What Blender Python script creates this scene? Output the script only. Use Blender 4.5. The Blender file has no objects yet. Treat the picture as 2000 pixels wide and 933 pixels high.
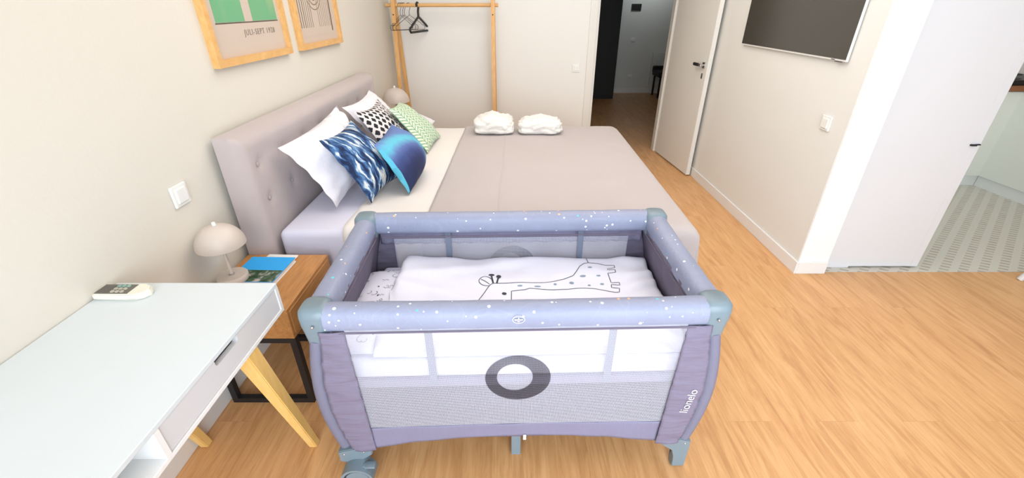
import bpy, bmesh, math, random
from mathutils import Vector, Matrix, noise
random.seed(7)
C = bpy.context.scene.collection
S = bpy.context.scene
PI = math.pi

# ------------------------------------------------------------------ camera, world, lights, exposure
cam_d = bpy.data.cameras.new('camera'); cam = bpy.data.objects.new('camera', cam_d); C.objects.link(cam)
cam_d.sensor_fit = 'HORIZONTAL'; cam_d.sensor_width = 36.0
cam_d.lens = 36.0 * 844.0 / 2000.0
cam_d.clip_start = 0.02; cam_d.clip_end = 60
cam.location = (0, 0, 1.52)
cam.rotation_euler = (PI / 2 - math.atan(456.0 / 844.0), 0, 0)
S.camera = cam
S.view_settings.view_transform = 'Standard'; S.view_settings.look = 'None'
S.view_settings.gamma = 1.0; S.view_settings.use_curve_mapping = False
S.view_settings.exposure = 0.0
try:
    S.cycles.use_denoising = True
    S.cycles.max_bounces = 10; S.cycles.transparent_max_bounces = 24
    S.cycles.sample_clamp_indirect = 6.0
except Exception:
    pass

W = bpy.data.worlds.new('world'); S.world = W; W.use_nodes = True
W.node_tree.nodes['Background'].inputs[0].default_value = (0.78, 0.9, 1.0, 1)
W.node_tree.nodes['Background'].inputs[1].default_value = 2.5


def area(name, loc, rot, sx, sy, power, col, spread=PI):
    l = bpy.data.lights.new(name, 'AREA'); l.shape = 'RECTANGLE'; l.size = sx; l.size_y = sy
    l.energy = power; l.color = col; l.spread = spread
    o = bpy.data.objects.new(name, l); C.objects.link(o); o.location = loc; o.rotation_euler = rot
    return o


# daylight through the glazed wall behind the camera, and the room's ceiling lights
area('window_daylight', (0.35, -1.32, 1.35), (PI / 2, 0, 0), 2.8, 2.3, 112, (0.86, 0.93, 1.0))
area('ceiling_light_bedroom', (0.35, 2.7, 2.55), (0, 0, 0), 2.2, 2.4, 46, (1.0, 0.92, 0.84))
area('ceiling_light_front', (1.6, 0.6, 2.55), (0, 0, 0), 2.6, 1.4, 12, (1.0, 0.93, 0.86))
area('ceiling_light_kitchen', (3.6, 3.2, 2.55), (0, 0, 0), 1.2, 1.2, 17, (0.95, 1.0, 0.96))
area('hall_wall_fill', (2.45, 8.1, 2.3), (math.radians(65), 0, 0), 0.6, 0.1, 2.6, (0.93, 0.98, 1.0), math.radians(110))  # added fill lamp, aimed so it lifts the far hall wall, not the floor


# ------------------------------------------------------------------ materials
def mat(name, col, rough=0.6, metal=0.0, bump=0.0, bscale=200.0, var=0.0, vscale=6.0, sheen=0.0, spec=None, bstretch=None):
    m = bpy.data.materials.new(name); m.use_nodes = True
    nt = m.node_tree; N = nt.nodes; L = nt.links; b = N['Principled BSDF']
    b.inputs['Base Color'].default_value = (*col, 1); b.inputs['Roughness'].default_value = rough
    b.inputs['Metallic'].default_value = metal
    if spec is not None: b.inputs['Specular IOR Level'].default_value = spec
    if sheen: b.inputs['Sheen Weight'].default_value = sheen
    tc = N.new('ShaderNodeTexCoord')
    if var:
        n = N.new('ShaderNodeTexNoise'); n.inputs['Scale'].default_value = vscale; n.inputs['Detail'].default_value = 4
        r = N.new('ShaderNodeMix'); r.data_type = 'RGBA'
        r.inputs['A'].default_value = (*[c * (1 - var) for c in col], 1)
        r.inputs['B'].default_value = (*[min(1, c * (1 + var)) for c in col], 1)
        L.new(tc.outputs['Object'], n.inputs['Vector']); L.new(n.outputs['Fac'], r.inputs['Factor'])
        L.new(r.outputs['Result'], b.inputs['Base Color'])
    if bump:
        n2 = N.new('ShaderNodeTexNoise'); n2.inputs['Scale'].default_value = bscale; n2.inputs['Detail'].default_value = 3
        bp = N.new('ShaderNodeBump'); bp.inputs['Strength'].default_value = bump; bp.inputs['Distance'].default_value = 0.01
        if bstretch:
            mp = N.new('ShaderNodeMapping'); mp.inputs['Scale'].default_value = bstretch
            L.new(tc.outputs['Object'], mp.inputs['Vector']); L.new(mp.outputs['Vector'], n2.inputs['Vector'])
        else:
            L.new(tc.outputs['Object'], n2.inputs['Vector'])
        L.new(n2.outputs['Fac'], bp.inputs['Height']); L.new(bp.outputs['Normal'], b.inputs['Normal'])
    return m


class NB:
    """small node-building helper on one material"""
    def __init__(s, name, rough=0.6):
        s.m = bpy.data.materials.new(name); s.m.use_nodes = True
        s.nt = s.m.node_tree; s.N = s.nt.nodes; s.L = s.nt.links
        s.b = s.N['Principled BSDF']; s.b.inputs['Roughness'].default_value = rough
        s.tc = s.N.new('ShaderNodeTexCoord')
    def set(s, sock, v):
        if isinstance(v, (int, float)): sock.default_value = v
        elif isinstance(v, tuple): sock.default_value = (*v, 1) if len(v) == 3 and sock.type == 'RGBA' else v
        else: s.L.new(v, sock)
    def math(s, op, a, b=0.0, c=None):
        n = s.N.new('ShaderNodeMath'); n.operation = op
        s.set(n.inputs[0], a); s.set(n.inputs[1], b)
        if c is not None: s.set(n.inputs[2], c)
        return n.outputs[0]
    def mapping(s, vec, scale=(1, 1, 1), rot=(0, 0, 0), loc=(0, 0, 0)):
        n = s.N.new('ShaderNodeMapping'); s.L.new(vec, n.inputs['Vector'])
        n.inputs['Scale'].default_value = scale; n.inputs['Rotation'].default_value = rot; n.inputs['Location'].default_value = loc
        return n.outputs[0]
    def xyz(s, vec):
        n = s.N.new('ShaderNodeSeparateXYZ'); s.L.new(vec, n.inputs[0]); return n.outputs
    def comb(s, x, y, z=0.0):
        n = s.N.new('ShaderNodeCombineXYZ'); s.set(n.inputs[0], x); s.set(n.inputs[1], y); s.set(n.inputs[2], z); return n.outputs[0]
    def noise(s, vec, scale, detail=3, rough=0.5, dist=0.0, out='Fac'):
        n = s.N.new('ShaderNodeTexNoise'); s.L.new(vec, n.inputs['Vector']); n.inputs['Scale'].default_value = scale
        n.inputs['Detail'].default_value = detail; n.inputs['Roughness'].default_value = rough; n.inputs['Distortion'].default_value = dist
        return n.outputs[out]
    def ramp(s, fac, stops, interp='LINEAR'):
        n = s.N.new('ShaderNodeValToRGB'); s.L.new(fac, n.inputs[0]); e = n.color_ramp.elements
        n.color_ramp.interpolation = interp
        while len(e) < len(stops): e.new(0.5)
        for k, (p, c) in enumerate(stops):
            e[k].position = p; e[k].color = (*c, 1)
        return n.outputs[0]
    def mix(s, f, a, b, blend='MIX'):
        n = s.N.new('ShaderNodeMix'); n.data_type = 'RGBA'; n.blend_type = blend
        s.set(n.inputs['Factor'], f); s.set(n.inputs['A'], a); s.set(n.inputs['B'], b)
        return n.outputs['Result']
    def color(s, c): s.set(s.b.inputs['Base Color'], c)
    def bump(s, h, strength=0.3, dist=0.005):
        n = s.N.new('ShaderNodeBump'); n.inputs['Strength'].default_value = strength; n.inputs['Distance'].default_value = dist
        s.L.new(h, n.inputs['Height']); s.L.new(n.outputs[0], s.b.inputs['Normal'])


M = {}
M['wall'] = mat('wall_paint', (0.77, 0.77, 0.74), 0.9, bump=0.06, bscale=60, spec=0.2)
M['wall_left'] = mat('wall_paint_darkened', (0.71, 0.675, 0.60), 0.9, bump=0.06, bscale=60, spec=0.2)  # room's own paint, darkened and warmed to stand in for dimmer light here
M['wall_cool'] = mat('wall_paint_pale', (0.82, 0.815, 0.785), 0.9, bump=0.05, bscale=60, spec=0.2)
M['white'] = mat('white_lacquer', (0.80, 0.80, 0.80), 0.45)
M['pillar'] = mat('pillar_paint', (0.92, 0.91, 0.87), 0.8)
M['ceiling'] = mat('ceiling_paint', (0.8, 0.78, 0.75), 0.9)
M['baseboard'] = mat('baseboard_paint', (0.80, 0.80, 0.79), 0.5)
M['door'] = mat('door_paint', (0.76, 0.745, 0.70), 0.5)
M['panel'] = mat('door_panel_white', (0.74, 0.75, 0.78), 0.45)
M['hall_wall'] = mat('hall_paint', (0.72, 0.74, 0.71), 0.9)
M['desk'] = mat('desk_top_white', (0.66, 0.715, 0.745), 0.35, var=0.02)
M['desk_front'] = mat('desk_front_white', (0.64, 0.64, 0.655), 0.4)
M['desk_edge'] = mat('desk_edge_white', (0.80, 0.80, 0.79), 0.4)
M['black_metal'] = mat('black_powder_coat', (0.012, 0.012, 0.014), 0.5)
M['black'] = mat('black_plastic', (0.01, 0.01, 0.011), 0.45)
M['blackwood'] = mat('flat_black', (0.008, 0.008, 0.008), 0.6)
M['chrome'] = mat('brushed_steel', (0.6, 0.6, 0.6), 0.25, metal=1.0)
M['dark_grey'] = mat('dark_grey_plastic', (0.11, 0.10, 0.09), 0.5)
M['lamp'] = mat('beige_lamp_lacquer', (0.60, 0.53, 0.475), 0.42)
M['white_plastic'] = mat('white_plastic', (0.82, 0.82, 0.79), 0.35)
M['headboard'] = mat('taupe_upholstery', (0.50, 0.43, 0.42), 0.95, bump=0.25, bscale=900, var=0.04, vscale=12, sheen=0.3)
M['blanket'] = mat('taupe_bedspread', (0.475, 0.425, 0.42), 0.95, bump=0.25, bscale=500, var=0.03, vscale=3, sheen=0.2)
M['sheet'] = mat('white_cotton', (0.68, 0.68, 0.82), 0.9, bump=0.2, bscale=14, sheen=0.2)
M['duvet'] = mat('cream_cotton', (0.76, 0.72, 0.69), 0.9, bump=0.25, bscale=10, sheen=0.2)
M['pillow'] = mat('pillow_cotton', (0.80, 0.785, 0.85), 0.9, bump=0.3, bscale=16, sheen=0.2)
M['terry'] = mat('white_terry', (0.96, 0.94, 0.90), 1.0, bump=0.8, bscale=260, sheen=0.4)
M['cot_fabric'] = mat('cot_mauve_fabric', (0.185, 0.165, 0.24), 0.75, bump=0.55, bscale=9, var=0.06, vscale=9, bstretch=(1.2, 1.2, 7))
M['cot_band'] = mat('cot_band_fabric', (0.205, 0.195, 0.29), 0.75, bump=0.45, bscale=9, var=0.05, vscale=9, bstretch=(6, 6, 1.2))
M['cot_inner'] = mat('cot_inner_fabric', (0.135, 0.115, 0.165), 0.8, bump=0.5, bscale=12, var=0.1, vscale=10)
M['sleeve'] = mat('cot_leg_sleeve', (0.175, 0.175, 0.25), 0.6, bump=0.4, bscale=14)
M['cot_plastic'] = mat('cot_grey_plastic', (0.175, 0.235, 0.275), 0.34)
M['cot_tube'] = mat('cot_light_tube', (0.50, 0.54, 0.66), 0.4)
M['strap'] = mat('cot_grey_strap', (0.17, 0.20, 0.27), 0.8)
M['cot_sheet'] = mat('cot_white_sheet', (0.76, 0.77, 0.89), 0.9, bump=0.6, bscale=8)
M['ink'] = mat('black_print', (0.03, 0.04, 0.05), 0.8)
M['ink_grey'] = mat('grey_blue_print', (0.25, 0.33, 0.42), 0.8)
M['print_white'] = mat('white_print', (0.88, 0.89, 0.93), 0.6)
M['tuft'] = mat('tuft_button_fabric', (0.45, 0.38, 0.37), 0.95)
M['book_blue'] = mat('book_blue_cover', (0.02, 0.40, 0.92), 0.4)
M['paper'] = mat('paper', (0.80, 0.78, 0.76), 0.8)
M['remote'] = mat('remote_ivory', (0.80, 0.79, 0.68), 0.4)
M['remote_dark'] = mat('remote_dark_face', (0.13, 0.12, 0.10), 0.3)
M['remote_key'] = mat('remote_key', (0.45, 0.42, 0.34), 0.4)
M['remote_key2'] = mat('remote_key_green', (0.25, 0.42, 0.36), 0.4)
M['poster'] = mat('poster_paper', (0.60, 0.50, 0.42), 0.5, var=0.02)
M['poster_line'] = mat('poster_print_black', (0.10, 0.07, 0.05), 0.6)
M['poster_line_brown'] = mat('poster_print_brown', (0.22, 0.14, 0.07), 0.6)
M['counter'] = mat('counter_wood', (0.27, 0.11, 0.045), 0.4)
M['kitchen'] = mat('kitchen_front', (0.78, 0.80, 0.74), 0.45)
M['kitchen_plinth'] = mat('kitchen_plinth', (0.80, 0.82, 0.80), 0.5)
M['rubber'] = mat('dark_rubber', (0.05, 0.05, 0.06), 0.7)


def wood(name, a, b, scale=(2, 26, 26), rough=0.45, axis_rot=(0, 0, 0)):
    n = NB(name, rough)
    v = n.mapping(n.tc.outputs['Object'], scale=scale, rot=axis_rot)
    f = n.noise(v, 3.0, 5, 0.6, 0.8)
    n.color(n.ramp(f, [(0.3, a), (0.7, b)])); n.bump(f, 0.08)
    return n.m


M['pine_x'] = wood('pine_wood_across', (0.66, 0.36, 0.125), (0.78, 0.48, 0.20))
M['pine_y'] = wood('pine_wood_along', (0.66, 0.35, 0.12), (0.79, 0.48, 0.20), scale=(26, 2, 26))
M['pine_z'] = wood('pine_wood_upright', (0.64, 0.33, 0.11), (0.77, 0.46, 0.18), scale=(26, 26, 2))
M['frame_wood'] = wood('picture_frame_pine', (0.66, 0.36, 0.115), (0.80, 0.48, 0.19), scale=(20, 4, 8))
M['beech'] = wood('beech_leg', (0.80, 0.50, 0.15), (0.88, 0.60, 0.23), scale=(26, 20, 2))
M['night_wood'] = wood('oak_nightstand', (0.42, 0.185, 0.055), (0.60, 0.29, 0.095), scale=(18, 2, 18))


def make_floor():
    n = NB('oak_plank_floor', 0.36)
    o = n.tc.outputs['Object']
    x, y, z = n.xyz(o)
    v = n.comb(y, x)
    br = n.N.new('ShaderNodeTexBrick'); n.L.new(v, br.inputs['Vector'])
    br.offset = 0.37; br.inputs['Scale'].default_value = 1.0
    br.inputs['Brick Width'].default_value = 1.22; br.inputs['Row Height'].default_value = 0.18
    br.inputs['Mortar Size'].default_value = 0.0006; br.inputs['Mortar Smooth'].default_value = 0.2; br.inputs['Bias'].default_value = 0.0
    br.inputs['Color1'].default_value = (0.0, 0.0, 0.0, 1); br.inputs['Color2'].default_value = (1, 1, 1, 1); br.inputs['Mortar'].default_value = (0.3, 0.3, 0.3, 1)
    rnd = br.outputs['Color']
    off = n.N.new('ShaderNodeVectorMath'); off.operation = 'MULTIPLY_ADD'
    n.L.new(rnd, off.inputs[0]); off.inputs[1].default_value = (3.1, 7.7, 1.3); n.L.new(o, off.inputs[2])
    g1 = n.noise(n.mapping(off.outputs[0], scale=(7, 0.8, 1)), 3.0, 5, 0.58, 1.2)
    g2 = n.noise(n.mapping(off.outputs[0], scale=(45, 2.0, 1)), 3.0, 4, 0.7, 0.3)
    g3 = n.noise(n.mapping(o, scale=(3, 0.8, 1)), 1.2, 2)
    c1 = n.ramp(g1, [(0.25, (0.52, 0.25, 0.095)), (0.5, (0.69, 0.38, 0.165)), (0.75, (0.79, 0.475, 0.225))])
    c2 = n.ramp(g2, [(0.30, (0.80, 0.74, 0.68)), (0.52, (1, 1, 1))])
    c = n.mix(0.75, c1, c2, 'MULTIPLY')
    c = n.mix(n.math('MULTIPLY', rnd, 0.12), c, (0.74, 0.43, 0.20))
    c = n.mix(n.math('MULTIPLY', g3, 0.2), c, (0.50, 0.25, 0.10))
    c = n.mix(n.math('MULTIPLY', br.outputs['Fac'], 0.35), c, (0.30, 0.15, 0.07))
    n.color(c); n.bump(g2, 0.06, 0.002)
    n.b.inputs['Specular IOR Level'].default_value = 0.4
    return n.m


M['floor'] = make_floor()


def make_tile():
    n = NB('patterned_tile', 0.45)
    x, y, z = n.xyz(n.mapping(n.tc.outputs['Object'], rot=(0, 0, -math.radians(41))))
    u = n.math('FRACT', n.math('DIVIDE', y, 0.085))
    skew = n.math('MULTIPLY', u, 0.6)
    w = n.math('FRACT', n.math('ADD', n.math('DIVIDE', x, 0.05), skew))
    m1 = n.math('MULTIPLY', n.math('GREATER_THAN', u, 0.18), n.math('LESS_THAN', u, 0.72))
    m2 = n.math('LESS_THAN', w, 0.5)
    ns = n.math('MULTIPLY', n.math('SUBTRACT', n.noise(n.tc.outputs['Object'], 13, 4), 0.3), 2.2)
    d = n.mix(ns, (0.40, 0.34, 0.30), (0.52, 0.50, 0.40))
    n.color(n.mix(n.math('MULTIPLY', m1, m2), (0.62, 0.60, 0.54), d))
    return n.m


M['tile'] = make_tile()


def make_net():
    n = NB('white_net_mesh', 0.8)
    x, y, z = n.xyz(n.tc.outputs['Object'])
    k = 2 * PI / 0.0052
    a = n.math('SINE', n.math('MULTIPLY', n.math('ADD', x, n.math('MULTIPLY', z, 0.85)), k))
    b = n.math('SINE', n.math('MULTIPLY', n.math('SUBTRACT', x, n.math('MULTIPLY', z, 0.85)), k))
    hole = n.math('GREATER_THAN', n.math('MULTIPLY', a, b), -0.02)
    n.color((0.60, 0.60, 0.69))
    t = n.N.new('ShaderNodeBsdfTransparent'); mx = n.N.new('ShaderNodeMixShader')
    n.L.new(hole, mx.inputs[0]); n.L.new(n.b.outputs[0], mx.inputs[1]); n.L.new(t.outputs[0], mx.inputs[2])
    n.L.new(mx.outputs[0], n.N['Material Output'].inputs[0])
    return n.m


M['net'] = make_net()


def make_ring():
    n = NB('dark_print_on_net', 0.8)
    x, y, z = n.xyz(n.tc.outputs['Object'])
    k = 2 * PI / 0.0052
    a = n.math('SINE', n.math('MULTIPLY', n.math('ADD', x, n.math('MULTIPLY', z, 0.85)), k))
    b = n.math('SINE', n.math('MULTIPLY', n.math('SUBTRACT', x, n.math('MULTIPLY', z, 0.85)), k))
    hole = n.math('GREATER_THAN', n.math('MULTIPLY', a, b), 0.07)
    n.color((0.02, 0.018, 0.03))
    t = n.N.new('ShaderNodeBsdfTransparent'); mx = n.N.new('ShaderNodeMixShader')
    n.L.new(hole, mx.inputs[0]); n.L.new(n.b.outputs[0], mx.inputs[1]); n.L.new(t.outputs[0], mx.inputs[2])
    n.L.new(mx.outputs[0], n.N['Material Output'].inputs[0])
    return n.m


M['ring'] = make_ring()


def make_rail():
    n = NB('cot_rail_fabric_dotted', 0.5)
    o = n.tc.outputs['Object']
    vo = n.N.new('ShaderNodeTexVoronoi'); n.L.new(o, vo.inputs['Vector']); vo.inputs['Scale'].default_value = 36
    rx, ry, rz = n.xyz(vo.outputs['Color'])
    size = n.math('ADD', 0.07, n.math('MULTIPLY', rx, 0.12))
    dot = n.math('LESS_THAN', vo.outputs['Distance'], size)
    dc = n.ramp(ry, [(0.0, (0.85, 0.87, 0.95)), (0.6, (0.10, 0.55, 0.62)), (0.76, (0.85, 0.45, 0.22)), (0.9, (0.85, 0.87, 0.95))], 'CONSTANT')
    base = n.mix(n.noise(o, 7, 3), (0.225, 0.25, 0.355), (0.30, 0.33, 0.46))
    v2 = n.N.new('ShaderNodeTexVoronoi'); v2.feature = 'DISTANCE_TO_EDGE'; n.L.new(o, v2.inputs['Vector']); v2.inputs['Scale'].default_value = 9
    line = n.math('LESS_THAN', v2.outputs['Distance'], 0.010)
    base = n.mix(n.math('MULTIPLY', line, 0.05), base, (0.6, 0.62, 0.75))
    n.color(n.mix(dot, base, dc))
    n.bump(n.noise(n.mapping(o, scale=(3, 3, 1)), 22, 3), 0.35, 0.006)
    return n.m


M['rail'] = make_rail()


def uvs(n): return n.tc.outputs['UV']


def make_ikat():
    n = NB('ikat_blue_cotton', 0.85)
    v = uvs(n)
    d = n.noise(v, 5, 2)
    x, y, z = n.xyz(v)
    vv = n.comb(n.math('ADD', n.math('MULTIPLY', x, 16), n.math('MULTIPLY', d, 1.2)), n.math('MULTIPLY', y, 3.0))
    f = n.noise(vv, 1.0, 3, 0.6, 0.4)
    c = n.ramp(f, [(0.40, (0.008, 0.02, 0.07)), (0.46, (0.02, 0.065, 0.19)), (0.53, (0.07, 0.18, 0.38)), (0.565, (0.30, 0.45, 0.62)), (0.60, (0.80, 0.80, 0.74)), (1.0, (0.85, 0.84, 0.8))])
    n.color(c); n.bump(n.noise(v, 12, 3), 0.5, 0.02)
    return n.m


def make_diamond():
    n = NB('black_diamond_cotton', 0.85)
    x, y, z = n.xyz(uvs(n))
    gy = n.math('MULTIPLY', y, 10)
    row = n.math('FLOOR', gy)
    gx = n.math('ADD', n.math('MULTIPLY', x, 9), n.math('MULTIPLY', n.math('MODULO', row, 2.0), 0.5))
    a = n.math('ABSOLUTE', n.math('SUBTRACT', n.math('FRACT', gx), 0.5))
    b = n.math('ABSOLUTE', n.math('SUBTRACT', n.math('FRACT', gy), 0.5))
    s = n.math('ADD', n.math('MULTIPLY', a, 1.25), n.math('MULTIPLY', b, 0.75))
    s2 = n.math('MAXIMUM', s, n.math('MULTIPLY', b, 1.05))
    dia = n.math('LESS_THAN', s2, 0.47)
    inner = n.math('MULTIPLY', n.math('LESS_THAN', s, 0.2), n.math('GREATER_THAN', x, 0.55))
    edge = n.math('GREATER_THAN', x, 0.0)
    n.color(n.mix(n.math('SUBTRACT', dia, inner), (0.72, 0.69, 0.71), (0.012, 0.012, 0.018)))
    return n.m


def make_green():
    n = NB('green_leaf_cotton', 0.85)
    x, y, z = n.xyz(uvs(n))
    gx = n.math('MULTIPLY', x, 6)
    c = n.math('ABSOLUTE', n.math('SUBTRACT', n.math('FRACT', gx), 0.5))
    t = n.math('FRACT', n.math('ADD', n.math('MULTIPLY', y, 15), n.math('MULTIPLY', c, 2.4)))
    l1 = n.math('LESS_THAN', t, 0.36)
    l2 = n.math('LESS_THAN', c, 0.05)
    l3 = n.math('GREATER_THAN', c, 0.46)
    m = n.math('MAXIMUM', n.math('MAXIMUM', l1, l2), l3)
    big = n.noise(uvs(n), 2.0, 1)
    g = n.mix(big, (0.14, 0.40, 0.27), (0.33, 0.48, 0.26))
    n.color(n.mix(m, (0.74, 0.80, 0.66), g)); return n.m


def make_teal():
    n = NB('teal_blue_striped_cotton', 0.85)
    v = uvs(n); x, y, z = n.xyz(v)
    # soft arched bands following the cushion
    wob = n.math('MULTIPLY', n.noise(n.comb(n.math('MULTIPLY', x, 10), n.math('MULTIPLY', y, 2)), 1.5, 3), 0.08)
    dx = n.math('MULTIPLY', n.math('SUBTRACT', x, 0.22), 0.95)
    dy = n.math('MULTIPLY', n.math('MAXIMUM', n.math('SUBTRACT', 0.85, y), 0.0), 0.66)
    q = n.math('ADD', n.math('SQRT', n.math('ADD', n.math('MULTIPLY', dx, dx), n.math('MULTIPLY', dy, dy))), wob)
    c = n.ramp(q, [(0.0, (0.004, 0.008, 0.05)), (0.24, (0.008, 0.015, 0.08)), (0.33, (0.03, 0.05, 0.18)), (0.41, (0.08, 0.13, 0.34)), (0.46, (0.11, 0.32, 0.52)), (0.50, (0.10, 0.48, 0.60)), (0.55, (0.11, 0.42, 0.60)),
                   (0.61, (0.12, 0.2, 0.46)), (1.0, (0.10, 0.17, 0.42))])
    left = n.math('MULTIPLY', n.math('LESS_THAN', x, 0.025), n.math('GREATER_THAN', y, 0.12))
    c = n.mix(left, c, (0.10, 0.50, 0.68))
    sp = n.noise(v, 90, 2)
    n.color(n.mix(n.math('MULTIPLY', sp, 0.10), c, (0.25, 0.32, 0.58))); return n.m


M['ikat'] = make_ikat(); M['diamond'] = make_diamond(); M['green'] = make_green(); M['teal'] = make_teal()


def make_book_photo():
    n = NB('book_cover_photo', 0.35)
    f = n.noise(n.tc.outputs['Object'], 34, 4)
    n.color(n.ramp(f, [(0.38, (0.01, 0.03, 0.012)), (0.5, (0.03, 0.09, 0.03)), (0.58, (0.12, 0.16, 0.12)), (0.66, (0.5, 0.45, 0.45))]))
    return n.m


M['book_photo'] = make_book_photo()


def make_green_art():
    n = NB('poster_green_print', 0.5)
    f = n.noise(n.mapping(n.tc.outputs['Object'], scale=(1, 1.6, 0.6)), 2.0, 2)
    n.color(n.ramp(f, [(0.25, (0.17, 0.42, 0.20)), (0.6, (0.15, 0.42, 0.22)), (0.75, (0.34, 0.48, 0.24))])); return n.m


M['poster_text'] = mat('poster_print_grey', (0.24, 0.19, 0.15), 0.7)
M['green_art'] = make_green_art()
m = mat('picture_glass', (1, 1, 1), 0.03); m.node_tree.nodes['Principled BSDF'].inputs['Transmission Weight'].default_value = 1.0


def make_pane():
    n = NB('clear_pane', 0.02)
    t = n.N.new('ShaderNodeBsdfTransparent'); g = n.N.new('ShaderNodeBsdfGlossy'); g.inputs['Roughness'].default_value = 0.02
    mx = n.N.new('ShaderNodeMixShader'); fr = n.N.new('ShaderNodeFresnel'); fr.inputs[0].default_value = 1.3
    n.L.new(fr.outputs[0], mx.inputs[0]); n.L.new(t.outputs[0], mx.inputs[1]); n.L.new(g.outputs[0], mx.inputs[2])
    n.L.new(mx.outputs[0], n.N['Material Output'].inputs[0]); return n.m


M['pane'] = make_pane()
M['screen'] = mat('tv_screen', (0.06, 0.054, 0.045), 0.2)


# ------------------------------------------------------------------ builders
ORG = {}


def obj(name, bm, m, parent=None, smooth=False, origin=(0, 0, 0), sharp=None):
    """link a bmesh given in world coordinates as ONE mesh object (origin at the parent's, or as given)"""
    org = Vector(ORG[parent.name]) if parent else Vector(origin)
    bmesh.ops.translate(bm, verts=bm.verts, vec=-org)
    bmesh.ops.recalc_face_normals(bm, faces=bm.faces)
    me = bpy.data.meshes.new(name); bm.to_mesh(me); bm.free()
    me.materials.append(m)
    if smooth:
        me.polygons.foreach_set('use_smooth', [True] * len(me.polygons))
        try: me.set_sharp_from_angle(angle=math.radians(sharp if sharp else 50))
        except Exception: pass
    o = bpy.data.objects.new(name, me); C.objects.link(o)
    if parent: o.parent = parent
    else: o.location = org
    ORG[o.name] = tuple(org)
    return o


def thing(name, label, cat, loc=(0, 0, 0), group=None):
    o = bpy.data.objects.new(name, None); C.objects.link(o); o.location = loc
    o.empty_display_size = 0.05
    ORG[o.name] = tuple(loc); o['label'] = label; o['category'] = cat
    if group: o['group'] = group
    return o


def tag(o, label, cat, group=None):
    o['label'] = label; o['category'] = cat
    if group: o['group'] = group
    return o


def struct(name, bm, m, **k):
    o = obj(name, bm, m, **k); o['kind'] = 'structure'; return o


def dup(root, loc, label, scale=1.0):
    r = root.copy(); C.objects.link(r); r.location = loc; r.scale = (scale,) * 3; r['label'] = label
    for ch in list(root.children):
        c = ch.copy(); C.objects.link(c); c.parent = r
        for g in ch.children:
            d = g.copy(); C.objects.link(d); d.parent = c
    return r


def B(): return bmesh.new()


def box(bm, lo, hi, bev=0.0, seg=2):
    r = bmesh.ops.create_cube(bm, size=1.0)
    vs = r['verts']
    c = [(a + b) / 2 for a, b in zip(lo, hi)]; d = [b - a for a, b in zip(lo, hi)]
    for v in vs: v.co = Vector((c[0] + v.co.x * d[0], c[1] + v.co.y * d[1], c[2] + v.co.z * d[2]))
    if bev:
        es = {e for v in vs for e in v.link_edges}
        bmesh.ops.bevel(bm, geom=list(es), offset=bev, segments=seg, affect='EDGES', profile=0.5)
    return bm


def bx(lo, hi, bev=0.0, seg=2): return box(B(), lo, hi, bev, seg)


def tube(bm, pts, r, seg=10, cap=True, flat=None, closed=False):
    """round (or, with flat=(a,b), elliptic) tube along pts; r may be a list"""
    pts = [Vector(p) for p in pts]; n = len(pts); rings = []
    up = None
    for i, p in enumerate(pts):
        if closed: t = (pts[(i + 1) % n] - pts[i - 1]).normalized()
        else: t = (pts[min(i + 1, n - 1)] - pts[max(i - 1, 0)]).normalized()
        if up is None:
            up = Vector((0, 0, 1)) if abs(t.z) < 0.9 else Vector((0, 1, 0))
        a = t.cross(up).normalized(); b = a.cross(t).normalized(); up = b
        rr = r[i] if isinstance(r, (list, tuple)) else r
        fa, fb = flat if flat else (1, 1)
        rings.append([bm.verts.new(p + a * math.cos(2 * PI * k / seg) * rr * fa + b * math.sin(2 * PI * k / seg) * rr * fb) for k in range(seg)])
    for i in range(n - 1 if not closed else n):
        A, Bq = rings[i], rings[(i + 1) % n]
        for k in range(seg): bm.faces.new((A[k], A[(k + 1) % seg], Bq[(k + 1) % seg], Bq[k]))
    if cap and not closed:
        bm.faces.new(rings[0][::-1]); bm.faces.new(rings[-1])
    return bm


def lathe(bm, prof, c, seg=32):
    """revolve profile [(r,z)] about the vertical through c"""
    rings = []
    for r, z in prof:
        if r < 1e-5: rings.append([bm.verts.new((c[0], c[1], c[2] + z))])
        else: rings.append([bm.verts.new((c[0] + r * math.cos(2 * PI * k / seg), c[1] + r * math.sin(2 * PI * k / seg), c[2] + z)) for k in range(seg)])
    for A, Bq in zip(rings, rings[1:]):
        for k in range(seg):
            a0, a1 = A[k % len(A)], A[(k + 1) % len(A)]; b0, b1 = Bq[k % len(Bq)], Bq[(k + 1) % len(Bq)]
            f = [a0]
            for q in (a1, b1, b0):
                if q not in f: f.append(q)
            if len(f) > 2: bm.faces.new(f)
    return bm


def prism(bm, poly, axis, a, b):
    """extrude 2D polygon along axis from a to b; poly in the remaining two axes in xyz order"""
    def P(p, t):
        if axis == 'x': return (t, p[0], p[1])
        if axis == 'y': return (p[0], t, p[1])
        return (p[0], p[1], t)
    A = [bm.verts.new(P(p, a)) for p in poly]; Bq = [bm.verts.new(P(p, b)) for p in poly]
    n = len(poly)
    for k in range(n): bm.faces.new((A[k], A[(k + 1) % n], Bq[(k + 1) % n], Bq[k]))
    bm.faces.new(A[::-1]); bm.faces.new(Bq)
    return bm


def grid(bm, nu, nv, fn, uv=True):
    V = [[bm.verts.new(fn(i / nu, j / nv)) for j in range(nv + 1)] for i in range(nu + 1)]
    ly = bm.loops.layers.uv.verify() if uv else None
    for i in range(nu):
        for j in range(nv):
            f = bm.faces.new((V[i][j], V[i + 1][j], V[i + 1][j + 1], V[i][j + 1]))
            if uv:
                for l, (a, b) in zip(f.loops, ((i, j), (i + 1, j), (i + 1, j + 1), (i, j + 1))): l[ly].uv = (a / nu, b / nv)
    return V


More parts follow.
